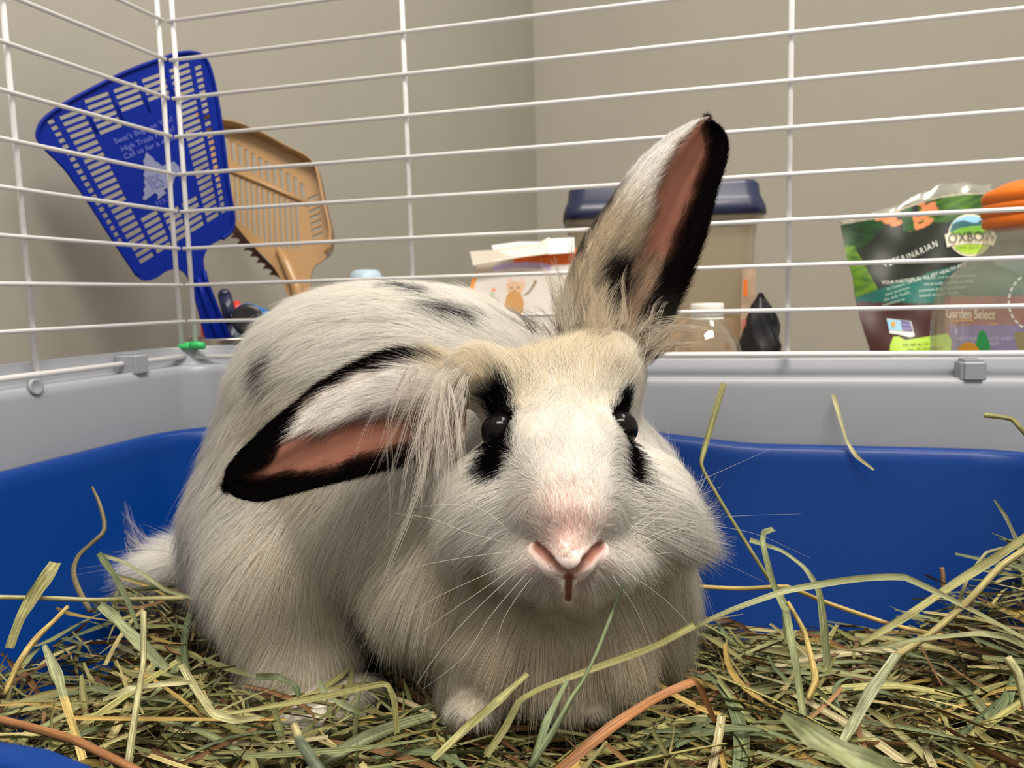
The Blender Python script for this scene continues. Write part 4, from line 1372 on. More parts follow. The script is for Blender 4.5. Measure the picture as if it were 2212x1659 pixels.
for px, py, dx, dy, L, lift in GUIDE:
    h_ = hit(px, py)
    if h_ is None: continue
    gp.append(h_); gd.append((CR * dx - CU * dy) / math.hypot(dx, dy)); gl.append((L / 1000, lift))
gp = np.array(gp); gd = np.array(gd); gl = np.array(gl)

tri = np.vstack([BQ[:, [0, 1, 2]], BQ[:, [0, 2, 3]]])
T = BV[tri]; area_ = np.linalg.norm(np.cross(T[:, 1] - T[:, 0], T[:, 2] - T[:, 0]), axis=1) / 2
cen = T.mean(1); nrm = sdf_normal(cen)
facing = (nrm * (CAM - cen)).sum(1) / np.linalg.norm(CAM - cen, axis=1)
headc = hit(1215, 1000)
dh = np.linalg.norm(cen - headc, axis=1)
wgt = area_ * np.where(facing > -.25, 1.0, .22) * (1 + 2.2 * np.exp(-(dh / .045) ** 2))
NF = 470000
pick = rng.choice(len(tri), NF, p=wgt / wgt.sum())
r1, r2 = rng.random(NF), rng.random(NF); sq = np.sqrt(r1)
root = T[pick, 0] * (1 - sq)[:, None] + T[pick, 1] * (sq * (1 - r2))[:, None] + T[pick, 2] * (sq * r2)[:, None]
# no fur on eyeballs, nose slits
ok = np.ones(NF, bool)
for e in (eyeL, eyeR): ok &= np.linalg.norm(root - e, axis=1) > .0083
sl_ = np.full(NF, 9.0)
for line in (NOSE_L, NOSE_R, PHIL):
    pts = [on_face(*q) for q in line]
    for i in range(len(pts) - 1): sl_ = np.minimum(sl_, capsule(root, pts[i], pts[i + 1], 0.0))
ok &= sl_ > .0012
root = root[ok]; NF = len(root); sl_ = sl_[ok]
near = sl_ < .007
for _ in range(2): root[near] -= sdf_normal(root[near]) * sdf(root[near])[:, None]
sn = np.full(NF, 9.0); sp_ = np.full(NF, 9.0)
for line in (NOSE_L, NOSE_R, PHIL):
    pts = [on_face(*q) for q in line]
    for i in range(len(pts) - 1):
        dd = capsule(root, pts[i], pts[i + 1], 0.0)
        if line is PHIL: sp_ = np.minimum(sp_, dd)
        else: sn = np.minimum(sn, dd)
ok2 = (sn > .0019) & (sp_ > .0015); root = root[ok2]; NF = len(root); sl_ = np.minimum(sn, sp_ + .0011)[ok2]
N_r = np.empty_like(root); D_r = np.empty_like(root); L_r = np.empty(NF); LF = np.empty(NF)
for i0 in range(0, NF, 40000):
    q = root[i0:i0 + 40000]
    N_r[i0:i0 + 40000] = sdf_normal(q)
    d2 = ((q[:, None, :] - gp[None]) ** 2).sum(-1); w = 1 / (d2 + 2.5e-5) ** 2.0; w /= w.sum(1)[:, None]
    D_r[i0:i0 + 40000] = w @ gd; g = w @ gl; L_r[i0:i0 + 40000] = g[:, 0]; LF[i0:i0 + 40000] = g[:, 1]
jn = np.stack([pnoise(root, 150, s_) + .8 * pnoise(root, 430, s_ + 3) for s_ in (.3, 1.9, 4.4)], 1)
D_r = D_r + jn * .23 + rng.normal(0, .12, (NF, 3))
D_r -= N_r * (D_r * N_r).sum(1)[:, None]; D_r /= np.linalg.norm(D_r, axis=1)[:, None] + 1e-9
lift = np.clip(LF + rng.normal(0, .10, NF) + .15 * pnoise(root, 260, 5.1), .06, 1.0)
d0 = D_r * np.cos(lift * 1.3)[:, None] + N_r * np.sin(lift * 1.3)[:, None]
L_r = L_r * rng.uniform(.6, 1.2, NF) * (1 + .18 * pnoise(root, 330, 2.2))
fly = rng.random(NF) < .012; L_r[fly] *= 1.5
L_r = np.minimum(L_r, .0005 + np.maximum(sl_ - .0018, 0) * .9)
for e in (eyeL, eyeR):
    L_r = np.minimum(L_r, .0016 + .6 * np.maximum(np.linalg.norm(root - e, axis=1) - .0083, 0))
K = 5; tt = np.linspace(0, 1, K)
pts = root[:, None, :] + L_r[:, None, None] * (tt[None, :, None] * d0[:, None, :] + (tt ** 2)[None, :, None] * (.38 * D_r - .18 * N_r + np.array([0, 0, -.22]))[:, None, :])
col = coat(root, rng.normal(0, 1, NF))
col = col * rng.uniform(.92, 1.05, (NF, 1)); col = np.minimum(col, .965)
lie = N_r + .22 * d0 + rng.normal(0, .10, (NF, 3)); lie /= np.linalg.norm(lie, axis=1)[:, None]
rad = np.clip(.000036 + L_r * .0019, .000045, .000075)
fur = strands('fur', pts, rad, .000012, col, lie, RB)

# ---- ear fur
for E, P, ST, N, du in EARS:
    n, m = P.shape[:2]; ne = 42000
    s = rng.random(ne) ** .9; t = rng.uniform(-1, 1, ne)
    edge = rng.random(ne) < .28; t[edge] = np.sign(t[edge]) * rng.uniform(.9, 1, edge.sum())
    front = rng.random(ne) < .66
    fi = s * (n - 1); fj = (t + 1) / 2 * (m - 1)
    i0 = np.minimum(fi.astype(int), n - 2); j0 = np.minimum(fj.astype(int), m - 2); a = (fi - i0)[:, None]; b = (fj - j0)[:, None]
    bl = lambda G: (G[i0, j0] * (1 - a) + G[i0 + 1, j0] * a) * (1 - b) + (G[i0, j0 + 1] * (1 - a) + G[i0 + 1, j0 + 1] * a) * b
    p = bl(P); nr = bl(N); tg = bl(du); tg /= np.linalg.norm(tg, axis=1)[:, None] + 1e-9
    dvv = bl(np.gradient(P, axis=1)); dvv /= np.linalg.norm(dvv, axis=1)[:, None] + 1e-9
    C = np.where(front[:, None], ear_coat(E, s, t, True, p + rng.normal(0, .0012, p.shape)), ear_coat(E, s, t, False, p))
    nr = np.where(front[:, None], nr, -nr)
    pinky = np.exp(-((C - PINK) ** 2).sum(1) / .006)
    L = np.where(front, np.interp(s, [0, .15, .35, .6, 1], [.016, .012, .008, .006, .0035]), np.interp(s, [0, .3, 1], [.010, .006, .0032]))
    L = L * (1 - .5 * pinky) * rng.uniform(.6, 1.15, ne) * np.where(np.abs(t) > .9, .8, 1)
    out = np.sign(t)[:, None] * dvv * (np.abs(t) ** 3)[:, None]
    inward = -.25 if E is EAR_L else .1
    dirv = tg * .9 + nr * .28 + out * .45 * (.3 + .7 * (1 - s))[:, None] + rng.normal(0, .16, (ne, 3)) + dvv * inward * (1 - s)[:, None]
    if E is EAR_L: dirv += np.array([0, 0, -.25]) * (1 - s)[:, None]
    else: dirv = dirv + np.where((t < -.2)[:, None], dvv * .35, 0) * (1 - s)[:, None]
    dirv /= np.linalg.norm(dirv, axis=1)[:, None]
    kk = rng.random(ne) > pinky * 3.0
    p, nr, dirv, L, C, tg = p[kk], nr[kk], dirv[kk], L[kk], C[kk], tg[kk]; ne = len(p)
    K = 4; tt = np.linspace(0, 1, K)
    pts = p[:, None, :] + nr[:, None, :] * .0006 + L[:, None, None] * (tt[None, :, None] * dirv[:, None, :] + (tt ** 2)[None, :, None] * (.3 * tg - .25 * nr)[:, None, :])
    C = np.clip(C * rng.uniform(.75, 1.2, (ne, 1)), 0, .88)
    lie = nr + .2 * dirv + rng.normal(0, .12, (ne, 3)); lie /= np.linalg.norm(lie, axis=1)[:, None]
    strands('ear_fur', pts, .000055, .000012, C, lie, RB)


# ---- long loose tufts: the curtain over the drooping ear, the fans at the upright ear's root, the tail wisps
def tuft(name, specs, radius=.00006):
    PT = []; CO = []; LI = []
    for (x0, y0, D0, sx, sy), (dx, dy, dz), L, n, col, droop, clumps in specs:
        cl = rng.normal(0, 1, (clumps, 4)); t = np.linspace(0, 1, 9)[:, None]
        for i in range(n):
            k = rng.integers(clumps); g = cl[k]; f = rng.random()
            cx, cy = x0 + sx * g[0] * .75, y0 + sy * g[1] * .75
            w = rng.normal(0, 1, 3) * .5
            l = L * np.clip(.85 + .28 * g[2] + .35 * (f - .6), .3, 1.5)

            def path(px, py, jx, jy, jz):
                d_ = CR * (dx + .17 * g[1] + jx) - CU * (dy + .15 * g[2] + jy) + CF * (dz + jz); d_ = d_ / np.linalg.norm(d_)
                sway = (CR * math.sin(g[3] * 3) + CF * .3 * math.cos(g[0] * 3)) *   .20 * l
                return at(px, py, D0 + .001 * g[2]) + l * (t * d_ + t ** 2 * np.array([0, 0, -droop])) + np.sin(t * 3.2 + g[3]) * t * sway
            own = path(cx + sx * .45 * w[0], cy + sy * .45 * w[1], .10 * w[2], .07 * w[0], .05 * w[1]); mid = path(cx, cy, 0, 0, 0)
            b_ = .80 * t ** .7 if rng.random() < .85 else .2 * t
            PT.append(own * (1 - b_) + mid * b_); CO.append(np.clip(np.array(col) * rng.uniform(.85, 1.1), 0, .9)); LI.append(-CF * .8 + np.array([0, 0, .5]) + rng.normal(0, .15, 3))
    LI = np.array(LI); LI /= np.linalg.norm(LI, axis=1)[:, None]
    return strands(name, np.array(PT), radius, .00001, np.array(CO), LI, RB)


W_ = (.80, .74, .66); CR_ = (.76, .66, .48)
tuft('ear_tuft', [((985, 800, .306, 20, 12), (-.4, .55, -.25), .024, 85, W_, .75, 14), ((962, 818, .3025, 12, 14), (-.12, .92, -.22), .046, 150, W_, .2, 13), ((930, 795, .303, 20, 8), (-.6, .5, -.15), .024, 60, W_, .7, 7),
                  ((1000, 845, .304, 9, 22), (-.3, .95, 0), .030, 90, W_, .3, 8), ((905, 798, .303, 16, 8), (-.25, .9, -.15), .042, 26, (.5, .42, .36), .3, 4)], .000042)['label'] = 'long white hairs hanging over the drooping ear'
tuft('ear_tuft', [((1228, 690, .328, 26, 34), (-.25, -.95, 0), .022, 240, (.66, .60, .50), .05, 20), ((1300, 715, .320, 34, 22), (.25, -1, -.1), .018, 240, (.70, .60, .45), .0, 20), ((1395, 745, .326, 22, 30), (.75, -.65, 0), .020, 220, (.58, .50, .40), .1, 16),
                  ((1410, 715, .330, 18, 26), (.9, -.3, 0), .028, 60, (.75, .68, .55), .2, 8), ((1185, 715, .335, 30, 14), (-.6, -.7, .1), .018, 160, (.45, .41, .36), .1, 14), ((1385, 775, .332, 16, 18), (.6, -.75, .1), .016, 110, (.06, .05, .05), .1, 9),
                  ((1250, 640, .325, 14, 34), (.2, -1, 0), .015, 120, (.30, .25, .20), .05, 12)], .00005)['label'] = 'cream and grey tufts at the root of the upright ear'
tuft('tail_wisps', [((345, 1222, .455, 26, 16), (-.9, -.2, 0), .022, 170, W_, .1, 14), ((345, 1242, .45, 26, 14), (-1, .15, 0), .026, 170, W_, .1, 12), ((318, 1200, .455, 26, 10), (-.75, -.7, 0), .026, 60, W_, -.05, 12), ((300, 1180, .455, 24, 14), (-.45, -.9, 0), .022, 26, W_, -.1, 9)], .00004)

# ---- whiskers
wh = []
for pl, D0, D1 in [([(1130, 1205), (1040, 1245), (940, 1292), (860, 1345)], .262, .262), ([(1125, 1215), (1040, 1275), (960, 1330), (905, 1372)], .262, .258), ([(1120, 1230), (1010, 1335), (940, 1420), (900, 1480)], .262, .252),
                   ([(1140, 1235), (1060, 1330), (1000, 1420), (915, 1488)], .264, .252), ([(1150, 1245), (1110, 1300), (1085, 1345), (1070, 1395)], .264, .258), ([(1110, 1190), (1000, 1205), (900, 1225), (820, 1262)], .264, .268),
                   ([(1105, 1175), (1010, 1150), (930, 1120), (850, 1108)], .266, .272), ([(1120, 1165), (1040, 1100), (960, 1090), (890, 1098)], .266, .275), ([(1330, 1180), (1420, 1120), (1480, 1085), (1560, 1050)], .266, .290),
                   ([(1335, 1165), (1410, 1105), (1490, 1050), (1664, 970)], .266, .305), ([(1340, 1190), (1450, 1140), (1558, 1117), (1730, 1110)], .266, .305), ([(1345, 1205), (1480, 1140), (1620, 1150), (1749, 1205)], .266, .310),
                   ([(1340, 1215), (1430, 1195), (1521, 1200), (1650, 1257)], .266, .300), ([(1345, 1230), (1430, 1290), (1500, 1360), (1560, 1420)], .266, .285), ([(1320, 1240), (1370, 1310), (1400, 1380), (1420, 1440)], .266, .275),
                   ([(1100, 850), (1085, 800), (1050, 745), (1010, 720)], .287, .292), ([(1340, 850), (1380, 800), (1400, 740), (1405, 690)], .292, .30)]:
    q = catmull(pl, 9); D = np.linspace(D0, D1, 9)
    s0, tD = march(*pl[0]); 
    D[0] = (tD or D0) - .0005; D[1:] = np.minimum(D[1:], D[1:] * 0 + D[1:])
    wh.append([at(x, y, d) for (x, y), d in zip(q, D)])
strands('whiskers', np.array(wh),   .00006, .00002, np.repeat([[.78, .74, .66]], len(wh), 0), np.repeat([-CF * .6 + np.array([0, 0, .7])], len(wh), 0), RB)


# ------------------------------------------------------------------ hay
def hay_top(x, y):
    z = .032 + .004 * np.sin(x * 31 + 1) * np.sin(y * 27)
    z = z - .013 * sstep(.36, .45, y)                                    # thins towards the back wall
    z = z + .050 * sstep(.085, .15, x) * sstep(.30, .40, y)             # heap in the back right corner
    z = z + .018 * (1 - sstep(-.25, -.17, x)) * sstep(.285, .335, y) * (1 - .5 * sstep(.40, .44, y))
    z = z + .006 * sstep(-.02, .08, x) * (1 - sstep(.30, .36, y))
    z = z + .004 * (1 - sstep(.26, .31, y))
    z = z - .014 * np.exp(-((x + .128) / .030) ** 2 - ((y - .335) / .035) ** 2)     # hollow under the belly
    return z


def hay_dens(x, y):
    d = 1.0 - .72 * (1 - sstep(-.315, -.275, x)) * sstep(.26, .30, y) * (1 - sstep(.35, .39, y))
    return d


HAYC = np.array([[.28, .27, .10], [.36, .34, .14], [.21, .23, .095], [.17, .21, .105], [.46, .40, .18], [.45, .33, .09], [.25, .14, .06], [.13, .065, .03], [.33, .32, .17]])
HAYW = np.array([.20, .16, .16, .12, .10, .06, .09, .07, .04])
hay_mat = mat_attr('dry_hay', .55, .25, .35, 900)
_nt = hay_mat.node_tree; _p = _nt.nodes['Principled BSDF']
_f = _nt.nodes.new('ShaderNodeAttribute'); _f.attribute_name = 'fib'
_n = _nt.nodes.new('ShaderNodeTexNoise'); _n.inputs['Scale'].default_value = 1.0; _n.inputs['Detail'].default_value = 3.0
_nt.links.new(_f.outputs['Vector'], _n.inputs['Vector'])
_r = _nt.nodes.new('ShaderNodeValToRGB'); _r.color_ramp.elements[0].position = .36; _r.color_ramp.elements[1].position = .64
_r.color_ramp.elements[0].color = (.42, .40, .36, 1); _r.color_ramp.elements[1].color = (1.0, 1.0, 1.0, 1)
_nt.links.new(_n.outputs['Fac'], _r.inputs['Fac'])
_m = _nt.nodes.new('ShaderNodeMix'); _m.data_type = 'RGBA'; _m.blend_type = 'MULTIPLY'; _m.inputs[0].default_value = 1.0
_nt.links.new(_p.inputs['Base Color'].links[0].from_socket, _m.inputs[6]); _nt.links.new(_r.outputs['Color'], _m.inputs[7])
_nt.links.new(_m.outputs[2], _p.inputs['Base Color'])


def fibre(nv, per, seed):
    """coordinates that run along a blade, so that its grain does too"""
    i = np.arange(nv); lat = (i % per) * (5.0 if per == 3 else 2.5); return np.c_[lat, (i // per) * .16, np.full(nv, seed * 3.7)]


def blade_geo(P, width, up, twist=0.0, fold=.35, taper=(.5, 1.0, .25)):
    """ribbon along P (k,3): three points across, folded along the midrib, thick enough to shade"""
    k = len(P); T = np.gradient(P, axis=0); T /= np.linalg.norm(T, axis=1)[:, None] + 1e-12
    V = []; F = []
    for i in range(k):
        t = i / (k - 1)
        a = np.cross(T[i], up); a /= np.linalg.norm(a) + 1e-9; b = np.cross(a, T[i])
        ph = twist * (t - .5); s = a * math.cos(ph) + b * math.sin(ph); nn = np.cross(s, T[i])
        w = width * np.interp(t, [0, .4, 1], taper) / 2
        V += [P[i] - s * w, P[i] - nn * w * fold, P[i] + s * w]
    for i in range(k - 1):
        for q in range(2):
            F.append((3 * i + q, 3 * i + q + 1, 3 * i + q + 4, 3 * i + q + 3))
    return np.array(V), F


def inside(P, m=.003): return (sdf(np.asarray(P, float)) < m).any()


# bed of fines under the blades
nx, ny = 90, 60
V = []; F = []; CC = []
for j in range(ny + 1):
    for i in range(nx + 1):
        x = -.300 + (.128 + .300) * i / nx; y = .178 + (.418 - .178) * j / ny
        z = hay_top(x, y) - .015 + .0035 * math.sin(x * 190 + 3 * math.sin(y * 160)) * math.sin(y * 210 + x * 60) + rng.normal(0, .0012)
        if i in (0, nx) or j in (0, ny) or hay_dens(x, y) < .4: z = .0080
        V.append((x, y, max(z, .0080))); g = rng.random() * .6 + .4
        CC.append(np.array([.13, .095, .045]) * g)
for j in range(ny):
    for i in range(nx):
        a = j * (nx + 1) + i; F.append((a, a + 1, a + nx + 2, a + nx + 1))
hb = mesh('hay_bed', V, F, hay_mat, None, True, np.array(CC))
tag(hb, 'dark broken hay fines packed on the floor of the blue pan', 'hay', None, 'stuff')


def scatter(n, lmin, lmax, wmin, wmax, zlo, zhi, tilt):
    out = []
    while len(out) < n:
        x = rng.uniform(-.335, .160); y = rng.uniform(.155, .435)
        if rng.random() > hay_dens(x, y): continue
        L = rng.uniform(lmin, lmax); az = rng.uniform(0, 2 * math.pi); el = rng.normal(0, tilt)
        if rng.random() < .55: az = rng.normal(0, .55)
        c = np.array([x, y, hay_top(x, y) + rng.uniform(zlo, zhi)])
        d = np.array([math.cos(az) * math.cos(el), math.sin(az) * math.cos(el), math.sin(el)])
        sidev = np.array([-math.sin(az), math.cos(az), 0])
        b1, b2 = rng.normal(0, .16) * L, rng.normal(0, .07) * L
        t = np.linspace(-.5, .5, 6)[:, None]
        P = c + d * t * L + sidev * (t * t - .08) * b1 * 2 + np.array([0, 0, 1]) * (t * t - .08) * b2 * 2
        P[:, 0] = np.clip(P[:, 0], -.323, .146); P[:, 1] = np.clip(P[:, 1], .159, .429); P[:, 2] = np.maximum(P[:, 2], .0095)
        if inside(P, .002): continue
        out.append((P, rng.uniform(wmin, wmax), rng.normal(0, 1.0), rng.normal(0, .6, 3) + np.array([0, 0, 1])))
    return out


V = []; F = []; CC = []; FB = []; off = 0
for P, w, tw, up in scatter(4200, .012, .045, .0007, .0026, -.016, -.001, .22) + scatter(1700, .03, .07, .0014, .0038, -.010, .003, .16):
    v, f = blade_geo(P, w, up, tw)
    FB.append(fibre(len(v), 3, rng.random() * 50)); V.append(v); F += [tuple(i + off for i in q) for q in f]; off += len(v)
    c = HAYC[rng.choice(len(HAYC), p=HAYW)] * rng.uniform(.6, 1.1); CC.append(c[None] * np.tile([.88, 1.22, .95], len(v) // 3)[:, None] * np.repeat(rng.uniform(.85, 1.15, len(v) // 3), 3)[:, None])
lh = mesh('loose_hay', np.vstack(V), F, hay_mat, None, True, np.vstack(CC) * 1.35, np.vstack(FB))
tag(lh, 'tangled short hay pieces filling the blue pan around the rabbit', 'hay', None, 'stuff')

# single blades and stems that can be told apart: a few shapes of each kind, copied with shared meshes
KINDS_ = [
    ('hay_strand', 'flat %s hay blade', [('sage green', (.22, .25, .125)), ('olive green', (.27, .28, .115)), ('dark green', (.15, .19, .095)), ('pale green', (.33, .33, .16))], (.0028, .0050), (.035, .075), 120),
    ('hay_stalk', 'thin %s hay stem', [('straw yellow', (.50, .43, .19)), ('golden yellow', (.50, .35, .11)), ('pale buff', (.46, .41, .24)), ('greenish yellow', (.40, .38, .14))], (.0014, .0028), (.04, .09), 115),
    ('hay_stalk', 'dry %s hay stem', [('reddish brown', (.26, .11, .05)), ('dark brown', (.17, .085, .04)), ('tan brown', (.32, .18, .085))], (.0014, .0030), (.03, .06), 40),
]


def where(x, y):
    q = np.array([x, y, .035]) - CAM; D = q @ CF; px = W / 2 + FOC * (q @ CR) / D; py = H / 2 - FOC * (q @ CU) / D
    if py > 1580: return 'at bottom ' + ('left' if px < 740 else 'right' if px > 1480 else 'centre')
    if px < 480: return 'left of the rabbit'
    if px < 960: return 'before the rabbit haunch'
    if px < 1480: return 'before the rabbit paws'
    return 'right of the rabbit' if py >= 1420 else 'by the blue wall'


for nm, lab, cols_, wr_, lr_, cnt in KINDS_:
    protos = []
    for q in range(14):
        L = 1.0; t = np.linspace(-.5, .5, 9)[:, None]; b1, b2 = rng.normal(0, .18), abs(rng.normal(0, .10))
        P = np.array([1.0, 0, 0]) * t + np.array([0, 1.0, 0]) * (t * t) * b1 * 2 - np.array([0, 0, 1.0]) * np.abs(t + rng.uniform(-.2, .2)) ** 1.6 * b2 * 2 
        P = P * .055
        v, f = blade_geo(P, rng.uniform(*wr_), np.array([0, 0, 1.0]) + rng.normal(0, .35, 3), rng.normal(0, .9), .4, (.7, 1, .3) if nm == 'hay_strand' else (.9, 1, .7))
        cname, crgb = cols_[q % len(cols_)]; c = np.array(crgb) * rng.uniform(.85, 1.12)
        cc = c[None] * np.tile([.86, 1.24, .96], len(v) // 3)[:, None] * np.repeat(rng.uniform(.84, 1.16, len(v) // 3), 3)[:, None]
        me = bpy.data.meshes.new(nm); me.from_pydata([tuple(p) for p in v], [], f); me.polygons.foreach_set('use_smooth', [True] * len(f))
        a = me.attributes.new('coat', 'FLOAT_COLOR', 'POINT'); a.data.foreach_set('color', np.c_[np.clip(cc * 1.35, 0, 1), np.ones(len(v))].astype(np.float32).ravel())
        a = me.attributes.new('fib', 'FLOAT_VECTOR', 'POINT'); a.data.foreach_set('vector', fibre(len(v), 3, rng.random() * 50).astype(np.float32).ravel())
        me.materials.append(hay_mat); protos.append((me, v, cname))
    done = 0; tries = 0
    while done < cnt and tries < 6000:
        tries += 1
        x = rng.uniform(-.325, .155); y = rng.uniform(.18, .43)
        if rng.random() > hay_dens(x, y) + .12: continue
        me, v, cname = protos[rng.integers(len(protos))]
        az = rng.normal(0, .7) if rng.random() < .6 else rng.uniform(0, 2 * math.pi)
        s = rng.uniform(*lr_) / .055
        Rm = Matrix.Rotation(az, 3, 'Z') @ Matrix.Rotation(rng.normal(0, .13), 3, 'Y') @ Matrix.Rotation(rng.normal(0, .3), 3, 'X')
        w = (np.array(Rm) @ v.T).T * np.array([s, s, s]) + np.array([x, y, hay_top(x, y) + rng.uniform(-.002, .006)])
        if inside(w, .003) or w[:, 0].min() < -.325 or w[:, 0].max() > .148 or w[:, 1].max() > .432 or w[:, 1].min() < .157 or w[:, 2].min() < .009: continue
        o = bpy.data.objects.new(nm, me); COL.objects.link(o)
        o.matrix_world = Matrix.Translation((x, y, hay_top(x, y) + rng.uniform(-.002, .006))) @ Rm.to_4x4() @ Matrix.Scale(s, 4)
        q0, q1 = [o.matrix_world @ Vector(v[k_]) for k_ in (1, len(v) - 2)]; q0, q1 = np.array(q0) - CAM, np.array(q1) - CAM
        du = (q1 @ CR) / (q1 @ CF) - (q0 @ CR) / (q0 @ CF); dw = (q1 @ CU) / (q1 @ CF) - (q0 @ CU) / (q0 @ CF); sl = math.degrees(math.atan2(dw * (1 if du > 0 else -1), abs(du)))
        L_ = ('long ' if math.hypot(du, dw) > .20 else 'short ' if math.hypot(du, dw) < .10 else '') + lab % cname + (' lying level ' if abs(sl) < 9 else ' leaning right ' if 9 <= sl < 50 else ' leaning left ' if -50 < sl <= -9 else ' seen end on ') + where(x, y); tag(o, L_, 'hay', L_.replace('blade', 'blades').replace('stem', 'stems')); done += 1

